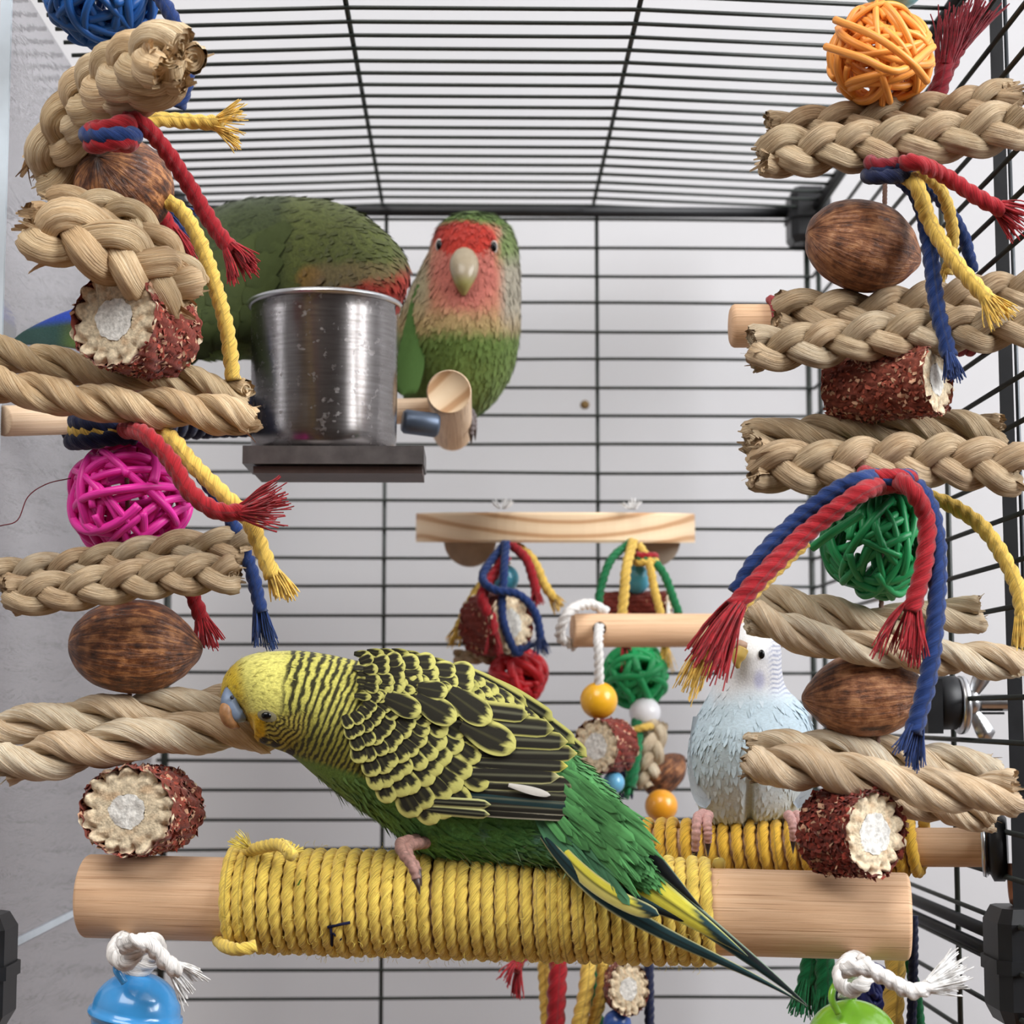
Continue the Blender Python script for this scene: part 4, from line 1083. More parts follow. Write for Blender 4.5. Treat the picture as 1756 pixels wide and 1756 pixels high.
# bead string on the plain perch
DS = 668.0
t = thing('hanging_string', 'white cord from the plain perch to the yellow bead', 'string', at(1027, 1120, DS))
cord(t, [(1028, 1074, 671), (1026, 1100, 664), (1027, 1140, 664), (1027, 1180, 666)], 'white', 9, 0)
cord(t, [(1040, 1050, 680), (1010, 1036, 676), (975, 1050, 668), (960, 1090, 672), (985, 1108, 680)], 'white', 10, 0)
bead('yellow bead hanging from the plain perch on white cord', 1027, 1201, DS, 32, (232, 172, 34))
cob('corn cob slice under the hanging yellow bead', 1022, 1280, 662, 48, (-.62, -.78, 0), 60, 79, 'corn cob slices below the platform', 300, pith=.46)
bead('light blue bead peeking out behind the green budgie rump', 1052, 1342, DS, 19, (104, 172, 208))
bead('white bead below the bright green vine ball', 1106, 1222, DT - 6, 27, (232, 232, 236))
t = thing('cord_bunch', 'navy and green cords below the white bead', 'cord bunch', at(1092, 1290, 700), 'cord bunches under the platform')
dcord(t, [(1094, 1236, 704), (1090, 1290, 698), (1080, 1350, 698)], 'green', 12, 26, 24, .3, 81)
dcord(t, [(1082, 1250, 706), (1074, 1300, 701), (1070, 1352, 701)], 'navy', 12, 26, 24, .3, 82)
knot(t, 1100, 1250, 702, 18, 0, ['yellow'], 7, 83)
braid('small pale husk piece beside the navy and green cords', 704, [('plait', [(1124, 1240, 0), (1118, 1290, -3), (1108, 1345, 0)], 22, 90, .4)], HUSK_PALE, flaps=10, group='small husk pieces on the back toys')
nut('brown nut half above the lower yellow bead', 1140, 1328, 706, 44, 30, .75, .1, NUT_A, 23, 'nuts on the back toys')
bead('lower yellow bead beside the green budgie tail', 1134, 1382, 690, 28, (222, 150, 34))

# toys hanging below the swing perch
DU = 640.0
t = thing('cord_bunch', 'red and yellow cord bunch hanging below the swing perch', 'cord bunch', at(960, 1700, DU), 'cord bunches below the swing perch')
cord(t, [(905, 1628, 640), (890, 1646, 636), (880, 1664, 634)], 'red', 13, 44, 40, .6, 91, .2)
cord(t, [(960, 1620, 640), (956, 1680, 636), (952, 1770, 636)], 'red', 17, 0)
cord(t, [(930, 1620, 646), (934, 1690, 644), (938, 1770, 644)], 'yellow', 11, 0)
cord(t, [(1010, 1620, 638), (1006, 1690, 634), (990, 1770, 634)], 'yellow', 14, 0)
cord(t, [(1030, 1620, 642), (1034, 1690, 640), (1012, 1770, 640)], 'yellow', 12, 0)
cord(t, [(1018, 1640, 648), (1016, 1720, 648), (1040, 1775, 648)], 'green', 11, 0)
cord(t, [(1112, 1620, 640), (1113, 1690, 640), (1114, 1780, 640)], 'navy', 9, 0)
cob('corn cob slice hanging below the middle of the swing perch', 1078, 1696, 628, 42, (.1, -1, .05), 60, 93, 'corn cob slices below the swing perch', 260, pith=.4, rscale=(.85, 1.1))
bead('blue bead at the bottom edge below the hanging corn cob', 1058, 1756, 634, 24, (44, 84, 160))
t = thing('cord_bunch', 'green and yellow cord bunch behind the green bell', 'cord bunch', at(1450, 1690, 560), 'cord bunches below the swing perch')
cord(t, [(1392, 1600, 560), (1388, 1650, 558), (1382, 1690, 558)], 'green', 16, 60, 60, .4, 94, .1)
cord(t, [(1412, 1600, 556), (1414, 1650, 556), (1416, 1710, 556)], 'green', 18, 40, 50, .3, 95, .1)
cord(t, [(1538, 1610, 540), (1534, 1690, 538), (1530, 1780, 538)], 'yellow', 19, 0)
cord(t, [(1566, 1570, 544), (1566, 1660, 544), (1562, 1780, 544)], 'navy', 9, 0)
cord(t, [(1556, 1640, 548), (1570, 1700, 548), (1580, 1780, 548)], 'green', 10, 0)
vine_ball('navy vine ball behind the white knot of the green bell', 1478, 1702, 562, 50, (36, 44, 112), 14, 8, 97)
cob('corn cob slice behind the white knot of the green bell', 1500, 1775, 565, 40, (.2, -.95, 0), 60, 98, 'corn cob slices below the swing perch', 160)

# ------------------------------------------------------------------ birds
def crow(S, n):
    S = np.array(S, float)
    return spline(S, n)
def loft(sections, D0, nu, nv, power=2.0):
    """sections rows: px, py, radius to the picture-left-of-travel side ('up' when travelling right), other side, depth radius, depth offset mm.
    Returns dict with grid of world points and the parameters."""
    S = np.array(sections, float)
    C = spline(S, nu)
    t = np.gradient(C[:, :2], axis=0); t = unit(t)
    # smooth the travel direction so the rings do not cross
    for _ in range(6): t[1:-1] = unit(t[:-2] + 2 * t[1:-1] + t[2:])
    pn = np.stack([t[:, 1], -t[:, 0]], 1)
    a = np.arange(nv) * 2 * np.pi / nv
    ca, sa = np.cos(a)[None], np.sin(a)[None]
    o = np.where(ca > 0, ca * C[:, 2:3], ca * C[:, 3:4])
    px = C[:, 0:1] + pn[:, 0:1] * o; py = C[:, 1:2] + pn[:, 1:2] * o
    dd = sa * C[:, 4:5] * mpp(D0) * 1000
    D = D0 + C[:, 5:6] + dd
    P = at(px, py, D)
    u = np.linspace(0, 1, nu)
    return dict(P=P, px=px, py=py, D=D, u=np.broadcast_to(u[:, None], px.shape), a=np.broadcast_to(a[None], px.shape), C=C, front=sa < 0.0, t=t)
def lofted(name, lf, col, parent, mat):
    P = lf['P']; n, m = P.shape[:2]
    V = np.vstack([P.reshape(-1, 3), P[0].mean(0)[None], P[-1].mean(0)[None]])
    j = np.arange(m); e = (n - 1) * m
    T = np.vstack([np.stack([j, (j + 1) % m, np.full(m, n * m)], 1), np.stack([e + (j + 1) % m, e + j, np.full(m, n * m + 1)], 1)])
    uv = np.stack([lf['u'], lf['a'] / (2 * np.pi)], -1).reshape(-1, 2)
    uv = np.vstack([uv, [[0, 0], [1, 0]]])
    c = col.reshape(-1, 3); c = np.vstack([c, c[:1], c[-1:]])
    Q = gridfaces(n, m)
    return mesh_object(name, V, Q, T, uv, c, mat, parent)
def front_D(lf, px, py):
    m = lf['D'] < (lf['C'][:, 5:6] + lf['D'].mean(1, keepdims=True) * 0 + (lf['D'].max(1, keepdims=True) + lf['D'].min(1, keepdims=True)) / 2) - 0.05
    d = (lf['px'] - px) ** 2 + (lf['py'] - py) ** 2
    d = np.where(m, d, 1e9)
    i = np.argmin(d)
    return lf['D'].ravel()[i]
def mixc(base, c, w): return base * (1 - w[..., None]) + np.asarray(c) * w[..., None]
def sstep(x, a, b):
    t = np.clip((x - a) / (b - a), 0, 1); return t * t * (3 - 2 * t)
def plumage(name, lf, col, parent, n, length, width, lift, seed, mask=None, mat=None, jit=0.35):
    """small overlapping contour feathers standing off the body, each tinted like the skin it grows from"""
    P = lf['P']; nu, nv = P.shape[:2]
    du = unit(np.gradient(P, axis=0)); dv = unit(np.roll(P, -1, 1) - np.roll(P, 1, 1))
    nr = unit(np.cross(dv, du))
    cen = P.mean(1, keepdims=True); sgn = np.sign(((P - cen) * nr).sum(-1, keepdims=True)); nr = nr * np.where(sgn == 0, 1, sgn)
    g = rng(seed)
    i = g.integers(2, nu - 3, n); j = g.integers(0, nv, n)
    # weight by local size so dense tips are not overfull
    if mask is not None:
        k = mask[i, j] > g.uniform(0, 1, n); i, j = i[k], j[k]
    n = len(i)
    p = P[i, j]; d = unit(du[i, j] + g.normal(0, jit * 0.5, (n, 3))); nn = nr[i, j]
    s = unit(np.cross(d, nn))
    L = length * g.uniform(0.6, 1.2, n)[:, None]; W = width * g.uniform(0.7, 1.2, n)[:, None]
    lf_ = lift * g.uniform(0.3, 1.3, n)[:, None]
    rows = []
    for t_, w_, h_ in ((0, .5, -.15), (.35, 1.0, .25), (.7, .8, .6), (1.0, .12, .9)):
        m_ = p + d * L * t_ + nn * lf_ * h_
        rows += [m_ - s * W * w_ / 2 - nn * W * .12, m_ + s * W * w_ / 2 - nn * W * .12]
    V = np.stack(rows, 1)                                # n,8,3
    base = np.arange(n)[:, None, None] * 8
    Q = (base + np.array([[0, 1, 3, 2], [2, 3, 5, 4], [4, 5, 7, 6]])[None]).reshape(-1, 4)
    # colour is looked up where each point of the feather lies, so markings stay in place
    c0 = col[i, j]
    step = np.maximum((length / (np.linalg.norm(P[1:] - P[:-1], axis=-1).mean())), 1)
    i1 = np.minimum(i + int(step * .6), nu - 1)
    c1 = col[i1, j]
    cc = np.stack([c0, c0, c0 * .6 + c1 * .4, c0 * .6 + c1 * .4, c1, c1, c1, c1], 1) * g.uniform(0.85, 1.12, n)[:, None, None]
    uv = np.tile(np.array([[0, 0], [0, .2], [.3, 0], [.3, .2], [.6, 0], [.6, .2], [1, .05], [1, .15]]), (n, 1))
    return stuff(mesh_object(name, V.reshape(-1, 3), Q, None, uv, cc.reshape(-1, 3), mat or PLUME, parent))
def ball(name, c, r, mat, parent, sq=(1, 1, 1)):
    a = np.linspace(0, np.pi, 14); b = np.arange(20) * 2 * np.pi / 20
    V = np.array(c) + r * np.stack([np.sin(a)[:, None] * np.cos(b) * sq[0], -np.cos(a)[:, None] * np.ones(20) * sq[1], np.sin(a)[:, None] * np.sin(b) * sq[2]], -1)
    mb = MB(); mb.add(V.reshape(-1, 3), gridfaces(14, 20)[:, ::-1]); return mb.build(name, mat, parent)
def toes(parent, chains, r_px, D, mat, name='foot'):
    f = MB(); 
    for ch in chains:
        C = spline(ch, 40)
        L = np.linspace(0, 1, 40)
        rr = r_px * mpp(D) * (1 - 0.35 * L) * (1 + 0.10 * np.sin(L * 46))
        f.tube(at(C[:, 0], C[:, 1], C[:, 2]), rr, 12)
    o = f.build(name, mat, parent)
    c = MB()
    for ch in chains:
        e = np.array(ch[-1], float); d = e - np.array(ch[-2], float); d /= np.linalg.norm(d[:2]) + 1e-6
        q = np.array([e, e + d * r_px * .9 + [0, 2, 0], e + d * r_px * 1.7 + [0, 8, 2]])
        C = spline(q, 12)
        c.tube(at(C[:, 0], C[:, 1], C[:, 2]), r_px * mpp(D) * np.linspace(.6, .08, 12), 8)
    c.build('claws', CLAW, o)
    return o

def feather(base, tip, W, dfun, D0, col_fn, lift=(2, -6), bend=0.0, nu=14, nv=9, camber=5.0, shape='round'):
    """one vane in the bird's side plane: base and tip in px, dfun gives the depth (px) of the surface it lies on"""
    base = np.array(base, float); tip = np.array(tip, float); d = tip - base; L = np.linalg.norm(d); d /= L; s = np.array([d[1], -d[0]])
    u = np.linspace(0, 1, nu); v = np.linspace(-1, 1, nv)
    if shape == 'round': w = (0.45 + 0.55 * np.sin(np.clip(u / .62, 0, 1) * np.pi / 2)) * np.sqrt(np.maximum(1 - np.clip((u - .55) / .45, 0, 1) ** 2.2, 0.004))
    elif shape == 'long': w = (0.55 + 0.45 * np.sin(np.clip(u / .5, 0, 1) * np.pi / 2)) * np.sqrt(np.maximum(1 - np.clip((u - .82) / .18, 0, 1) ** 2.2, 0.004))
    else: w = np.where(u < .25, .5 + 2 * u, 1.0) * (1 - np.clip((u - .25) / .75, 0, 1) ** 1.3 * .97)
    bp_ = (u * (1 - u) ** 2 * 6.75) if shape == 'taper' else 4 * u * (1 - u)
    X = base[0] + d[0] * L * u[:, None] + s[0] * (W / 2) * w[:, None] * v[None] + s[0] * bend * bp_[:, None]
    Y = base[1] + d[1] * L * u[:, None] + s[1] * (W / 2) * w[:, None] * v[None] + s[1] * bend * bp_[:, None]
    dp = dfun(X, Y) + (lift[0] * (1 - u) + lift[1] * u)[:, None] + camber * (v ** 2)[None] * (W / 40)
    P = at(X, Y, D0 + dp * mpp(D0) * 1000)
    uu, vv = np.meshgrid(u, v, indexing='ij')
    col = col_fn(uu, vv, w[:, None] * np.ones_like(vv))
    return P.reshape(-1, 3), gridfaces(nu, nv, False), np.stack([uu, vv * .5 + .5], -1).reshape(-1, 2), col.reshape(-1, 3)
def put_feather(parent, name, *a, **k):
    P, Q, uv, col = feather(*a, **k)
    return mesh_object(name, P, Q, None, uv, col, FEATHER, parent)

YELL = S2L((200, 196, 112)); PALEY = S2L((214, 206, 140)); BLK = S2L((40, 38, 30)); OLV = S2L((160, 158, 62)); GRN = S2L((100, 162, 88)); GRN2 = S2L((96, 166, 98)); TEAL = S2L((124, 178, 156)); DGRN = S2L((104, 140, 62))

# ---- the green budgie in front
DH = 494.0
hero = thing('green_budgie', 'green and yellow budgie with black scalloped wings leaning down to chew', 'bird', at(720, 1470, DH))
sec = [(398, 1212, 6, 6, 6, -2), (403, 1203, 34, 30, 30, -2), (416, 1196, 58, 52, 50, -2), (440, 1193, 74, 70, 68, -2), (478, 1200, 86, 82, 80, -1), (530, 1212, 95, 90, 88, 0),
       (590, 1236, 110, 108, 98, 0), (655, 1268, 150, 122, 108, 0), (720, 1302, 172, 130, 114, 0), (790, 1340, 176, 140, 112, 0), (860, 1372, 160, 122, 100, 0),
       (930, 1398, 124, 92, 64, -7), (995, 1424, 92, 70, 42, -12), (1050, 1456, 62, 46, 26, -20), (1096, 1494, 34, 28, 14, -26), (1128, 1524, 10, 10, 5, -28)]
lf = loft(sec, DH, 420, 200)
px, py, u, a = lf['px'], lf['py'], lf['u'], lf['a']
col = np.empty(px.shape + (3,)); col[:] = GRN
nz = snoise(lf['P'], 500, 3); nz2 = snoise(lf['P'], 1400, 5)
# belly: deep green towards the neck, brighter towards the rump, teal on the thigh
col = mixc(col, DGRN, sstep(px, 760, 560))
col = mixc(col, GRN2, sstep(px, 900, 1000))
col = mixc(col, TEAL, sstep(nz2 + 0.25 * nz, 0.15, 0.55) * sstep(py, 1400, 1440) * sstep(px, 760, 820) * sstep(px, 1000, 930) * .8)
# neck and mantle barring: dark waves across the axis
Lu = arclen(lf['C'][:, :2]); perl = np.interp(Lu, [0, 110, 190, 260, 900], [15.5, 15, 10.5, 9.5, 9.5])
phase = np.concatenate([[0], np.cumsum(np.diff(Lu) / perl[1:])])
bars = np.sin(2 * np.pi * (phase[:, None] + .30 * snoise(lf['P'], 330, 8) + .30 * snoise(lf['P'], 1100, 18) + .22 * snoise(lf['P'], 2600, 19)))
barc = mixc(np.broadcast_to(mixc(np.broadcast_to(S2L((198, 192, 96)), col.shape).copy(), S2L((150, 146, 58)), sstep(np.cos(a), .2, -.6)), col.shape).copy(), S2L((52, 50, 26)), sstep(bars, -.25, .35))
# cheek bars curve round the eye
rr = np.hypot(px - 462, py - 1226) + 2 * np.sin(np.arctan2(py - 1226, px - 462) * 9)
ck = np.sin(2 * np.pi * rr / 8.5)
cheek = sstep(rr, 78, 52) * sstep(py, 1216, 1232) * sstep(px, 436, 452)
ckc = mixc(np.broadcast_to(S2L((196, 182, 84)), col.shape).copy(), S2L((66, 56, 30)), sstep(ck, -.2, .4))
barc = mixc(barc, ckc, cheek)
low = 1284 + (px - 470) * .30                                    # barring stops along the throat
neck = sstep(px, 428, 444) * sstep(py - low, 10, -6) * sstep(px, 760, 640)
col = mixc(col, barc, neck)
# under the wing the skin is dark
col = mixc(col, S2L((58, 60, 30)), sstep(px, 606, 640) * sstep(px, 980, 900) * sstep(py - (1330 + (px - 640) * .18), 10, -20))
# rump bright green
col = mixc(col, GRN2, sstep(px, 930, 990) * sstep(py, 1230, 1260))
# yellow cap and face, orange near the beak
cap = sstep(px + .10 * (py - 1180) + 5 * nz, 496, 478) * (1 - cheek)
col = mixc(col, S2L((218, 211, 114)), cap)
col = mixc(col, S2L((212, 182, 52)), cap * sstep(px - .2 * (py - 1180), 428, 404))
msk = sstep(np.hypot((px - 432) / 24, (py - 1252) / 36), 1.15, .75)
col = mixc(col, S2L((228, 186, 34)), msk * sstep(py, 1216, 1230))
# throat spots
for sx, sy in ((472, 1276), (498, 1290), (452, 1270)): col = mixc(col, S2L((28, 26, 30)), sstep(np.hypot(px - sx, (py - sy) * 1.3), 11, 6))
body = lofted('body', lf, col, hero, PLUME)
belly = sstep(py - (1300 + (px - 500) * .30), -10, 20) * sstep(px, 520, 600)
rump = sstep(px, 930, 980)
plumage('contour_feathers', lf, col, hero, 9000, 26 * mpp(DH), 7 * mpp(DH), 5 * mpp(DH), 5, np.clip(belly + rump, 0, 1))
plumage('down', lf, col * 0.6 + np.array([.40, .42, .34]) * .4, hero, 2600, 40 * mpp(DH), 2.2 * mpp(DH), 16 * mpp(DH), 6, sstep(py, 1440, 1470) * sstep(px, 700, 740) * sstep(px, 1000, 940), jit=.9)
plumage('head_feathers', lf, col, hero, 5200, 14 * mpp(DH), 2.6 * mpp(DH), 1.1 * mpp(DH), 7, sstep(px, 520, 470) * .9)
# face
fD = lambda x, y: front_D(lf, x, y)
def patch(name, cx, cy, rx, ry, rot, dz, mat, parent, dome=3.0):
    rr = np.linspace(0, 1, 7); aa = np.arange(24) * 2 * np.pi / 24
    X = rr[:, None] * rx * np.cos(aa); Y = rr[:, None] * ry * np.sin(aa)
    c_, s_ = math.cos(rot), math.sin(rot)
    XX = cx + X * c_ - Y * s_; YY = cy + X * s_ + Y * c_
    D = np.array([[fD(x, y) for x, y in zip(r1, r2)] for r1, r2 in zip(XX, YY)])
    D = np.full_like(D, np.median(D[0])) * .5 + D * .5
    P = at(XX, YY, D - dz - dome * (1 - rr[:, None] ** 2) * mpp(DH) * 1000)
    mb = MB(); mb.add(P.reshape(-1, 3), gridfaces(7, 24)); return mb.build(name, mat, parent)
patch('eye_ring', 458, 1228, 17, 10, .25, .25, m_plain('grey_eye_skin', (118, 112, 88), .7, .2), hero, 1.5)
ball('eye', at(457, 1227, fD(457, 1227) - .3), 7.6 * mpp(DH), EYE, hero, (1.15, .6, .85))
C = spline([(392, 1180, -5), (392, 1202, -7), (404, 1224, -7), (420, 1234, -6)], 30)
MB().tube(at(C[:, 0], C[:, 1], DH + C[:, 2]), np.interp(np.linspace(0, 1, 30), [0, .35, .8, 1], [6, 14, 13, 5]) * mpp(DH), 16).build('cere', m_plain('blue_grey_cere', (116, 132, 156), .45, .4), hero)
ball('nostril', at(398, 1196, DH - 9.6), 3.6 * mpp(DH), m_plain('dark_nostril', (40, 42, 50), .6), hero)
C = spline([(396, 1196, -6), (388, 1216, -8), (392, 1236, -8), (410, 1248, -6)], 30)
MB().tube(at(C[:, 0], C[:, 1], DH + C[:, 2]), np.interp(np.linspace(0, 1, 30), [0, .4, .8, 1], [8, 12, 9, 2]) * mpp(DH), 16).build('beak', m_plain('horn_brown_beak', (150, 108, 70), .45, .4, var=.15, nscale=500), hero)
# wing surface depth (px towards the viewer) over the side of the bird
def wingd(X, Y):
    ux, uy = .88, .475
    al = (X - 600) * ux + (Y - 1236) * uy; b = -(X - 600) * uy + (Y - 1236) * ux
    tp = np.interp(al, [-60, 0, 80, 200, 330, 480], [70, 96, 122, 132, 132, 132])
    return -tp * np.sqrt(np.clip(1 - (b / 205) ** 2, .10, 1)) - 4
jg = rng(99)
def covert(frac, edge, yc=YELL, dark=BLK):
    def fn(u_, v_, w_):
        j1, j2 = jg.uniform(0, 6, 2)
        un = u_ + .045 * np.sin(v_ * 7 + j1) + .03 * np.sin(v_ * 17 + j2); vn = np.abs(v_ + .06 * np.sin(u_ * 9 + j2))
        d = np.maximum(sstep(un, frac, frac + .10), sstep(vn, edge, edge + .16) * sstep(u_, .1, .4))
        c = np.broadcast_to(dark, u_.shape + (3,)).copy()
        c = mixc(c, S2L((92, 90, 56)), sstep(np.abs(v_), .15, 0) * .4)
        return mixc(c, yc, d)
    return fn
def flight(edge, yc, dark=S2L((34, 34, 28)), tipw=.93):
    def fn(u_, v_, w_):
        d = np.maximum(sstep(v_, edge, edge + .08), sstep(u_, tipw, tipw + .03)); d = np.maximum(d, sstep(-v_, edge + .06, edge + .1))
        c = np.broadcast_to(dark, u_.shape + (3,)).copy()
        c = mixc(c, S2L((150, 150, 120)), sstep(np.abs(v_), .07, .02) * .35)
        return mixc(c, yc, d)
    return fn
wing_e = bpy.data.objects.new('near_wing', None); COL.objects.link(wing_e); wing_e.parent = hero; wing_e['_o'] = list(hero['_o'])
far_e = bpy.data.objects.new('far_wing', None); COL.objects.link(far_e); far_e.parent = hero; far_e['_o'] = list(hero['_o'])
# far wing tip along the back, behind the rump
for b_, t_, w_ in (((800, 1150), (905, 1212), 30), ((842, 1168), (948, 1236), 30), ((880, 1196), (986, 1276), 28), ((905, 1214), (1006, 1298), 26)):
    put_feather(far_e, 'flight_feather', b_, t_, w_, lambda X, Y: wingd(X, Y) * 0 - 18, DH, flight(.62, YELL, tipw=.9), lift=(0, -4), shape='long')
# primaries and secondaries of the near wing, lowest first
fl = [((742, 1384), (1015, 1398), 26, S2L((196, 190, 168)), .80), ((752, 1376), (1000, 1390), 22, S2L((196, 190, 168)), .82), ((780, 1364), (996, 1380), 24, S2L((70, 92, 92)), .9),
      ((800, 1352), (992, 1366), 26, S2L((206, 204, 170)), .82), ((770, 1340), (992, 1346), 30, S2L((208, 206, 150)), .80), ((760, 1326), (960, 1332), 28, S2L((212, 208, 150)), .80),
      ((790, 1306), (974, 1314), 26, S2L((226, 218, 104)), .76), ((790, 1288), (990, 1292), 32, YELL, .72), ((780, 1262), (974, 1272), 34, YELL, .72),
      ((770, 1236), (950, 1250), 34, YELL, .74), ((760, 1208), (906, 1226), 32, YELL, .70)]
for i, (b_, t_, w_, yc, ed) in enumerate(fl):
    dk = S2L((38, 36, 30)) if i not in (2,) else S2L((34, 56, 58))
    put_feather(wing_e, 'flight_feather', b_, t_, w_, wingd, DH, flight(ed, yc, dk), lift=(6 - i * .9, -3 - i * 1.3), shape='long', camber=3)
put_feather(wing_e, 'flight_feather', (872, 1346), (944, 1364), 14, wingd, DH, lambda u_, v_, w_: np.broadcast_to(S2L((206, 202, 194)), u_.shape + (3,)).copy(), lift=(-10, -12), camber=2)
for b_, t_ in (((700, 1372), (842, 1380)), ((712, 1386), (840, 1397))):
    put_feather(wing_e, 'flight_feather', b_, t_, 18, wingd, DH, flight(.62, S2L((190, 190, 130))), lift=(0, -8), shape='long')
# covert rows radiate from the shoulder; outer rows first so inner rows overlap them
g = rng(12)
CXs, CYs = 556.0, 1178.0
rows = [(322, 62, 15, 36, 7, 'g'), (290, 62, 12, 36, 8, 'g'), (252, 50, -6, 34, 12, 'm'), (222, 46, -10, 30, 13, 'm'), (192, 42, -14, 28, 13, 'l'), (164, 38, -18, 26, 13, 'l'), (138, 34, -22, 24, 12, 'l'), (114, 30, -28, 21, 11, 'l'), (94, 26, -32, 18, 9, 'l')]
for ri, (r_, L_, a0, W_, n_, kd) in enumerate(rows):
    a1 = 57 if r_ > 270 else 66
    for q in range(n_):
        an = math.radians(a0 + (a1 - a0) * (q + (.5 if ri % 2 else .15)) / n_ + g.normal(0, .8))
        rj = r_ * (1 - .10 * sstep(math.degrees(an), 30, 66)) + g.normal(0, 3)
        tx, ty = CXs + rj * math.cos(an) * 1.03, CYs + rj * math.sin(an)
        da = an + math.radians(4 if an > .5 else 12)
        bx, by = tx - L_ * math.cos(da), ty - L_ * math.sin(da)
        # the mantle is finer and darker, the lower coverts broader and yellower
        W2 = W_ * g.uniform(.92, 1.12); fr_, ed_ = (.74, .72) if kd != 'g' else (.70, .58)
        if kd == 'm' and an > .35: fr_, ed_ = .66, .60
        put_feather(wing_e, 'covert_feather', (bx, by), (tx, ty), W2 * 1.18, wingd, DH, covert(fr_ + g.normal(0, .03), ed_), lift=(1 - ri * .8, -2.5 - ri * 1.0), camber=1.2, nu=20, nv=13)
# large dark scapulars
for i, (b_, t_, w_) in enumerate((((792, 1240), (884, 1284), 56), ((716, 1178), (768, 1188), 34), ((770, 1186), (842, 1238), 50), ((712, 1196), (782, 1236), 46), ((660, 1196), (722, 1222), 40))):
    put_feather(wing_e, 'scapular_feather', b_, t_, w_, wingd, DH, covert(.78, .80 if i else .7), lift=(-9, -13 - i), camber=1.5, nu=22, nv=15)
# mantle feathers along the ridge of the back, lying on the body
hf = lf
def ond(X, Y, o=6.0): return np.array([(front_D(hf, x_, y_) - DH) / (mpp(DH) * 1000) for x_, y_ in zip(X.ravel(), Y.ravel())]).reshape(X.shape) - o
for ri in range(6, -1, -1):
    for q in range(16, -1, -1):
        x = 636 + q * 22 + (ri % 2) * 11 + g.normal(0, 2.5); top = np.interp(x, [600, 650, 710, 770, 830, 890, 950, 1000], [1126, 1116, 1120, 1140, 1168, 1206, 1254, 1300])
        y = top + 5 + ri * 12
        if x > 960 - ri * 20: continue
        sl = math.atan(np.interp(x, [640, 760, 880, 980], [.10, .42, .70, .9]))
        L_ = 30 + .06 * (x - 640)
        put_feather(wing_e, 'mantle_feather', (x - L_ * math.cos(sl), y - L_ * math.sin(sl)), (x, y), 15 + .03 * (x - 640), lambda X, Y: np.minimum(ond(X, Y), wingd(X, Y) * (0 if ri < 3 else 1)), DH, covert(.66, .70, S2L((200, 196, 110))), lift=(2 - ri, -3 - ri * 1.2), camber=1.0, nu=12, nv=9)
# tail: long graduated feathers
tl = bpy.data.objects.new('tail', None); COL.objects.link(tl); tl.parent = hero; tl['_o'] = list(hero['_o'])
DT_ = S2L((36, 62, 66)); DB_ = S2L((22, 26, 30)); YT = S2L((236, 226, 84)); PT = S2L((206, 204, 150))
def tailc(fn):
    return fn
def two(c1, c2, sp, edge=None, tip=None):
    def fn(u_, v_, w_):
        c = mixc(np.broadcast_to(c1, u_.shape + (3,)).copy(), c2, sstep(v_ + .8 * (u_ - .5) * 0, sp - .08, sp + .08))
        if tip is not None: c = mixc(c, tip[1], sstep(u_ + .12 * v_, tip[0] - .03, tip[0] + .03))
        if edge is not None: c = mixc(c, edge, sstep(np.abs(v_), .80, .9))
        c = mixc(c, S2L((30, 34, 28)), sstep(np.abs(v_ - .02), .08, .03) * .8)
        return c
    return fn
td = lambda X, Y: (np.interp(X, [930, 1050, 1130, 1240, 1390], [477, 468, 465, 461, 456]) - DH) / (mpp(DH) * 1000)
put_feather(tl, 'tail_feather', (1020, 1400), (1386, 1726), 46, lambda X, Y: td(X, Y) + 8, DH, two(DT_, DB_, .1, S2L((150, 170, 150))), lift=(4, 0), bend=-16, nu=30, shape='taper')
put_feather(tl, 'tail_feather', (930, 1430), (1384, 1726), 30, lambda X, Y: td(X, Y) - 3, DH, two(DT_, DT_, .0, PT, None), lift=(-4, -2), bend=-34, nu=30, shape='taper')
put_feather(tl, 'tail_feather', (960, 1438), (1216, 1602), 34, lambda X, Y: td(X, Y) - 5, DH, two(DB_, DT_, .3, PT, None), lift=(20, -10), bend=-24, nu=24, shape='taper')
put_feather(tl, 'tail_feather', (940, 1428), (1130, 1570), 30, lambda X, Y: td(X, Y) - 6, DH, two(S2L((224, 214, 120)), YT, .0, PT, (.86, DT_)), lift=(10, -24), bend=-22, nu=24, shape='long')
put_feather(tl, 'tail_feather', (1010, 1436), (1282, 1640), 62, lambda X, Y: td(X, Y) - 6, DH, two(YT, YT, .3, S2L((212, 214, 130)), (.72, DT_)), lift=(24, -26), bend=-8, nu=30, shape='taper')
put_feather(tl, 'tail_feather', (1040, 1410), (1206, 1560), 34, lambda X, Y: td(X, Y) - 7, DH, two(DB_, DB_, .3, S2L((120, 140, 120)), None), lift=(30, -14), bend=8, nu=24, shape='taper')
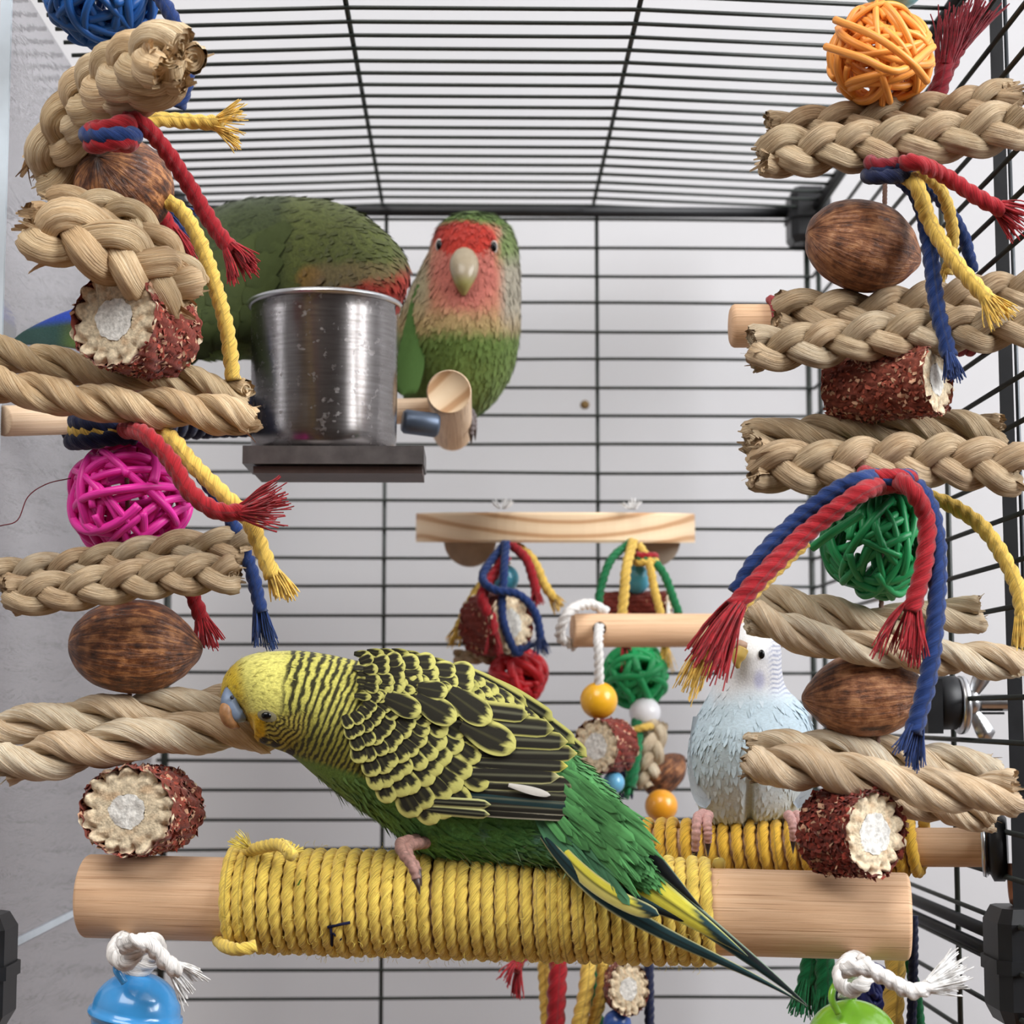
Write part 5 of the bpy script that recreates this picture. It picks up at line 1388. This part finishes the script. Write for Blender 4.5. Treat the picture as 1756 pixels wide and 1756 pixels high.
# green tail coverts
g = rng(31)
for i in range(150):
    s_ = g.uniform(0, 1); k_ = g.uniform(-1, 1)
    bx = 930 + 120 * s_ + k_ * 26; by = 1352 + 92 * s_ - k_ * 48
    an = math.radians(46 + g.normal(0, 5) - k_ * 6); L_ = g.uniform(66, 104)
    gc = S2L(np.array((92, 158, 94)) * g.uniform(.82, 1.12)) if k_ > -.55 else S2L(np.array((92, 150, 110)) * g.uniform(.85, 1.1))
    put_feather(tl, 'tail_covert', (bx, by), (bx + L_ * math.cos(an), by + L_ * math.sin(an)), g.uniform(9, 17), lambda X, Y: (np.interp(X, [930, 995, 1040, 1060, 1150], [476, 474, 469, 465, 462]) - DH) / (mpp(DH) * 1000) - 10 * (1 - abs(k_)), DH, lambda u_, v_, w_, gc=gc: np.broadcast_to(gc, u_.shape + (3,)) * (1 - .18 * sstep(np.abs(v_), .12, .02))[..., None], lift=(2, -2 - 7 * g.uniform()), camber=2, shape='taper' if i % 3 else 'long', nu=10, nv=5)
# foot gripping the rope
toes(hero, [[(716, 1440, 486), (688, 1446, 470), (690, 1462, 458), (706, 1484, 452), (714, 1508, 451)], [(730, 1444, 486), (700, 1452, 470), (702, 1470, 459), (712, 1484, 454), (716, 1494, 453)]], 11, 470, SKIN)

# ---- pale blue budgie on the rear perch
DBL = 541.0
bl = thing('pale_blue_budgie', 'pale blue budgie with white face sitting on the rear rope perch', 'bird', at(1285, 1410, DBL))
sec = [(1284, 1064, 8, 8, 8, -6), (1286, 1072, 28, 28, 26, -6), (1290, 1090, 42, 42, 42, -6), (1292, 1116, 48, 48, 52, -6), (1288, 1146, 54, 52, 56, -5), (1284, 1180, 68, 62, 62, -3), (1284, 1220, 98, 86, 78, -1),
       (1286, 1270, 112, 105, 92, 0), (1288, 1320, 112, 108, 92, 2), (1288, 1364, 100, 98, 78, 4), (1286, 1396, 84, 86, 62, 6), (1286, 1414, 60, 64, 44, 8), (1286, 1424, 20, 20, 20, 8)]
lf = loft(sec, DBL, 260, 140)
px, py, u, a = lf['px'], lf['py'], lf['u'], lf['a']
cleft = np.exp(-((px - 1286) / 7.0) ** 2) * sstep(py, 1318, 1370) * (lf['D'] < DBL)
lf['D'] = lf['D'] + cleft * 5.0; lf['P'] = at(px, py, lf['D'])
col = np.empty(px.shape + (3,)); col[:] = S2L((200, 220, 232))
nz = snoise(lf['P'], 320, 4)
col = mixc(col, S2L((220, 230, 234)), sstep(py, 1310, 1380))
col = mixc(col, S2L((232, 232, 236)), sstep(py + 14 * nz, 1212, 1168))
rr = py + .35 * (px - 1290)
bar = np.sin(2 * np.pi * (rr + 2 * np.sin(px * .3)) / 8.0)
side = sstep(px, 1312, 1326) * sstep(py, 1088, 1104) * sstep(py, 1204, 1180)
col = mixc(col, S2L((150, 158, 188)), side * sstep(bar, 0, .6) * .75)
col = mixc(col, S2L((158, 162, 214)), sstep(np.hypot((px - 1302) / 12, (py - 1166) / 20), 1.2, .3) * .55)
col = mixc(col, S2L((246, 246, 246)), sstep(np.hypot((px - 1284) / 40, (py - 1092) / 36), 1.15, .85))
lofted('body', lf, col, bl, PLUME_PALE)
plumage('contour_feathers', lf, col, bl, 5000, 22 * mpp(DBL), 8 * mpp(DBL), 0.9 * mpp(DBL), 8, sstep(py, 1150, 1230), PLUME_PALE, jit=.12)
for x_, y_ in ((1306, 1122),):
    ball('eye', at(x_, y_, front_D(lf, x_, y_) - .4), 7.5 * mpp(DBL), EYE, bl, (.7, .5, 1.05))
ball('eye', at(1250, 1122, front_D(lf, 1250, 1122) - .3), 7.5 * mpp(DBL), EYE, bl, (.6, .5, 1.05))
C = spline([(1272, 1112, -34), (1268, 1122, -37), (1264, 1134, -38), (1266, 1146, -35)], 20)
dz = (front_D(lf, 1268, 1120) - DBL)
MB().tube(at(C[:, 0], C[:, 1], DBL + dz + C[:, 2] * .1), np.interp(np.linspace(0, 1, 20), [0, .4, 1], [12, 12, 3]) * mpp(DBL), 14).build('beak', m_plain('horn_yellow_beak', (190, 160, 84), .45, .4), bl)
C = spline([(1258, 1108, -34), (1268, 1106, -36), (1280, 1108, -34)], 14)
MB().tube(at(C[:, 0], C[:, 1], DBL + dz + C[:, 2] * .1), np.interp(np.linspace(0, 1, 14), [0, .5, 1], [6, 9, 6]) * mpp(DBL), 12).build('cere', m_plain('tan_cere', (170, 140, 120), .5, .3), bl)
# folded wings on both flanks
for s_, x0 in ((-1, 1196), (1, 1382)):
    for q in range(5):
        put_feather(bl, 'wing_feather', (x0 + s_ * (q * 1.5), 1228 + q * 20), (x0 + s_ * (2 - q * 1.5) - s_ * 10, 1318 + q * 17), 34, lambda X, Y: -34 + 0 * X, DBL, lambda u_, v_, w_: mixc(np.broadcast_to(S2L((196, 206, 216)), u_.shape + (3,)).copy(), S2L((150, 160, 172)), sstep(u_, .7, .95) * .5), lift=(8, 16 - q), camber=-3)
toes(bl, [[(1206, 1396, 524), (1196, 1404, 514), (1194, 1430, 511), (1192, 1458, 513)], [(1214, 1398, 524), (1212, 1408, 514), (1214, 1428, 512), (1214, 1444, 513)]], 9.5, 520, SKIN_PINK)
toes(bl, [[(1352, 1398, 524), (1358, 1408, 514), (1360, 1426, 512), (1360, 1440, 513)], [(1366, 1398, 524), (1372, 1408, 515), (1374, 1424, 513), (1374, 1436, 513)]], 9, 520, SKIN_PINK)

# ---- lovebird facing the camera
DL2 = 678.0
l2 = thing('lovebird', 'peach-faced green lovebird sitting upright and facing the camera', 'bird', at(785, 720, DL2), 'lovebirds on the back perch')
sec = [(812, 362, 6, 6, 6, 0), (812, 367, 30, 30, 26, 0), (812, 382, 56, 54, 48, 0), (812, 405, 70, 68, 66, 0), (812, 440, 79, 80, 78, 0), (808, 480, 86, 92, 84, 0), (802, 520, 92, 104, 88, 0), (796, 560, 97, 112, 90, 1),
       (786, 600, 100, 112, 90, 3), (774, 640, 94, 100, 84, 6), (762, 676, 78, 84, 70, 10), (752, 706, 54, 58, 46, 14), (746, 724, 22, 24, 20, 16)]
lf = loft(sec, DL2, 260, 140)
px, py, u, a = lf['px'], lf['py'], lf['u'], lf['a']
nz = snoise(lf['P'], 200, 4); nz2 = snoise(lf['P'], 420, 6)
col = np.empty(px.shape + (3,)); col[:] = S2L((102, 126, 62))
col = mixc(col, S2L((116, 140, 72)), sstep(py, 590, 640) * sstep(px, 740, 800))
col = mixc(col, S2L((186, 160, 112)), sstep(py + 12 * nz, 588, 556))
col = mixc(col, S2L((198, 134, 108)), sstep(py + 10 * nz, 556, 516) * sstep(np.abs(px - 806), 86, 62))
col = mixc(col, S2L((198, 116, 104)), sstep(np.hypot((px - 800) / 66, (py - 468) / 70), 1.15, .6))
grey = sstep(px, 848, 872) * sstep(py, 590, 520)
col = mixc(col, S2L((172, 164, 146)), grey)
col = mixc(col, S2L((158, 150, 122)), sstep(px, 748, 726) * sstep(py, 560, 500) * .8)
col = mixc(col, S2L((104, 132, 62)), sstep(py - .0018 * (px - 800) ** 2 + 5 * nz2, 388, 376))
col = mixc(col, S2L((122, 142, 84)), sstep(px + .2 * (py - 400), 852, 868) * sstep(py, 470, 420))
fore = sstep(np.hypot((px - 797) / 56, (py - 408) / 32), 1.05, .85)
col = mixc(col, S2L((192, 58, 46)), fore)
col = np.where((lf['D'] > DL2 + 6)[..., None], S2L((92, 128, 58)), col)
lofted('body', lf, col, l2, PLUME)
plumage('contour_feathers', lf, col, l2, 8000, 20 * mpp(DL2), 8 * mpp(DL2), 1.6 * mpp(DL2), 9, jit=.15)
for x_, y_ in ((847, 424), (753, 421)):
    dD = front_D(lf, x_, y_)
    ball('eye_ring', at(x_, y_, dD - .1), 10.5 * mpp(DL2), m_plain('pale_eye_ring', (198, 186, 178), .6, .3), l2, (.62, .4, 1.15))
    ball('eye', at(x_, y_ - 1, dD - 1.0), 7.6 * mpp(DL2), EYE, l2, (.7, .5, 1.2))
bd = front_D(lf, 795, 440)
lfb = loft([(796, 424, 4, 4, 4, 0), (796, 430, 15, 15, 10, -1), (796, 446, 24, 24, 20, -3), (796, 466, 24, 24, 24, -4), (795, 484, 17, 17, 20, -4.5), (795, 498, 9, 9, 12, -4), (795, 507, 3, 3, 4, -3.4)], bd + 1.0, 40, 28)
lofted('beak', lfb, mixc(np.broadcast_to(S2L((160, 146, 122)), lfb['px'].shape + (3,)).copy(), S2L((164, 158, 96)), sstep(lfb['py'], 466, 490)), l2, m_attr('ivory_beak', .3, .5, .08, 200, .05, None, 0))
for q, (x_, y_) in enumerate(((722, 520), (716, 548), (708, 580), (704, 612))):
    put_feather(l2, 'wing_feather', (x_ + 6, y_ - 30), (x_ - 14, y_ + 66), 46, lambda X, Y: -52 + 0 * X, DL2, lambda u_, v_, w_, q=q: mixc(np.broadcast_to(S2L((74, 104, 52)), u_.shape + (3,)).copy(), S2L((190, 190, 160)), sstep(v_, .82, .92) * (1.0 if q == 1 else .0)), lift=(6 - q * 4, -2 - q * 4), bend=4, shape='long')
# green tail under the perch
for q, (x_, w_) in enumerate(((836, 20), (850, 20), (822, 20))):
    put_feather(l2, 'tail_feather', (x_ - 6, 600), (x_ - 10 + q * 2, 690 - q * 14), w_, lambda X, Y: 10 + 0 * X, DL2, lambda u_, v_, w__: np.broadcast_to(S2L((112, 146, 64)), u_.shape + (3,)).copy(), lift=(0, 0), shape='taper')
toes(l2, [[(786, 690, 668), (800, 704, 668), (808, 722, 668), (808, 744, 670)], [(792, 690, 678), (804, 702, 678), (812, 714, 680), (814, 736, 682)]], 7, 670, m_plain('grey_foot_skin', (120, 112, 112), .6, .3, var=.2, nscale=900))

# ---- lovebird with its head in the cup
DL1 = 626.0
l1 = thing('lovebird', 'green lovebird bending its head down into the steel cup', 'bird', at(420, 700, DL1), 'lovebirds on the back perch')
sec = [(20, 588, 3, 3, 2, -86), (50, 578, 14, 14, 6, -76), (110, 566, 30, 30, 14, -58), (200, 560, 58, 50, 46, -36), (290, 545, 112, 72, 76, -18), (370, 520, 148, 104, 98, -4), (450, 490, 152, 124, 108, 2),
       (530, 476, 138, 118, 104, -6), (592, 480, 120, 100, 92, -22), (634, 492, 88, 82, 78, -32), (648, 512, 50, 60, 58, -36), (648, 534, 30, 36, 36, -36), (646, 550, 8, 8, 8, -36)]
lf = loft(sec, DL1, 320, 150)
px, py, u, a = lf['px'], lf['py'], lf['u'], lf['a']
nz = snoise(lf['P'], 200, 9); nz2 = snoise(lf['P'], 420, 11)
col = np.empty(px.shape + (3,)); col[:] = S2L((86, 94, 46))
col = mixc(col, S2L((60, 70, 38)), sstep(px + 8 * nz, 510, 470) * sstep(py, 620, 560))
col = mixc(col, S2L((96, 124, 56)), sstep(py + 14 * nz, 560, 620) * sstep(px, 440, 400))
col = mixc(col, S2L((34, 66, 60)), sstep(px, 130, 90))
col = mixc(col, S2L((30, 60, 150)), sstep(px, 190, 120) * sstep(py - (560 - .12 * (px - 60)), 6, -10))
col = mixc(col, S2L((150, 110, 58)), sstep(np.hypot((px - 532) / 26, (py - 478) / 24), 1.2, .6) * .7)
face = sstep(py + 8 * nz2 + .25 * (px - 640), 470, 490) * sstep(px, 548, 590)
col = mixc(col, S2L((126, 104, 76)), sstep(py + 8 * nz2, 440, 462) * sstep(px, 520, 560) * .6)
col = mixc(col, S2L((158, 52, 40)), face)
lofted('body', lf, col, l1, PLUME)
plumage('contour_feathers', lf, col, l1, 9000, 26 * mpp(DL1), 10 * mpp(DL1), 2 * mpp(DL1), 10, jit=.15, mask= sstep(px, 150, 220))
wl = bpy.data.objects.new('folded_wing', None); COL.objects.link(wl); wl.parent = l1; wl['_o'] = list(l1['_o'])
g = rng(14)
bodyfront = lambda X, Y: np.array([(front_D(lf, x_, y_) - DL1) / (mpp(DL1) * 1000) for x_, y_ in zip(X.ravel(), Y.ravel())]).reshape(X.shape) - 1
for ri in range(5):
    for q in range(6):
        x = 496 - ri * 36 - q * 7 + g.normal(0, 3); y = 384 + q * 30 + ri * 16
        gc = S2L(np.array((66, 76, 40)) * g.uniform(.93, 1.06))
        put_feather(wl, 'covert_feather', (x, y), (x - 58, y + 46), 40, bodyfront, DL1, lambda u_, v_, w_, gc=gc: mixc(np.broadcast_to(gc, u_.shape + (3,)).copy(), S2L((56, 66, 38)), sstep(u_, .5, 1) * .5), lift=(-3 + ri, -5 + ri), camber=.8, nu=10, nv=5)

for o in bpy.data.objects:
    if '_o' in o: del o['_o']
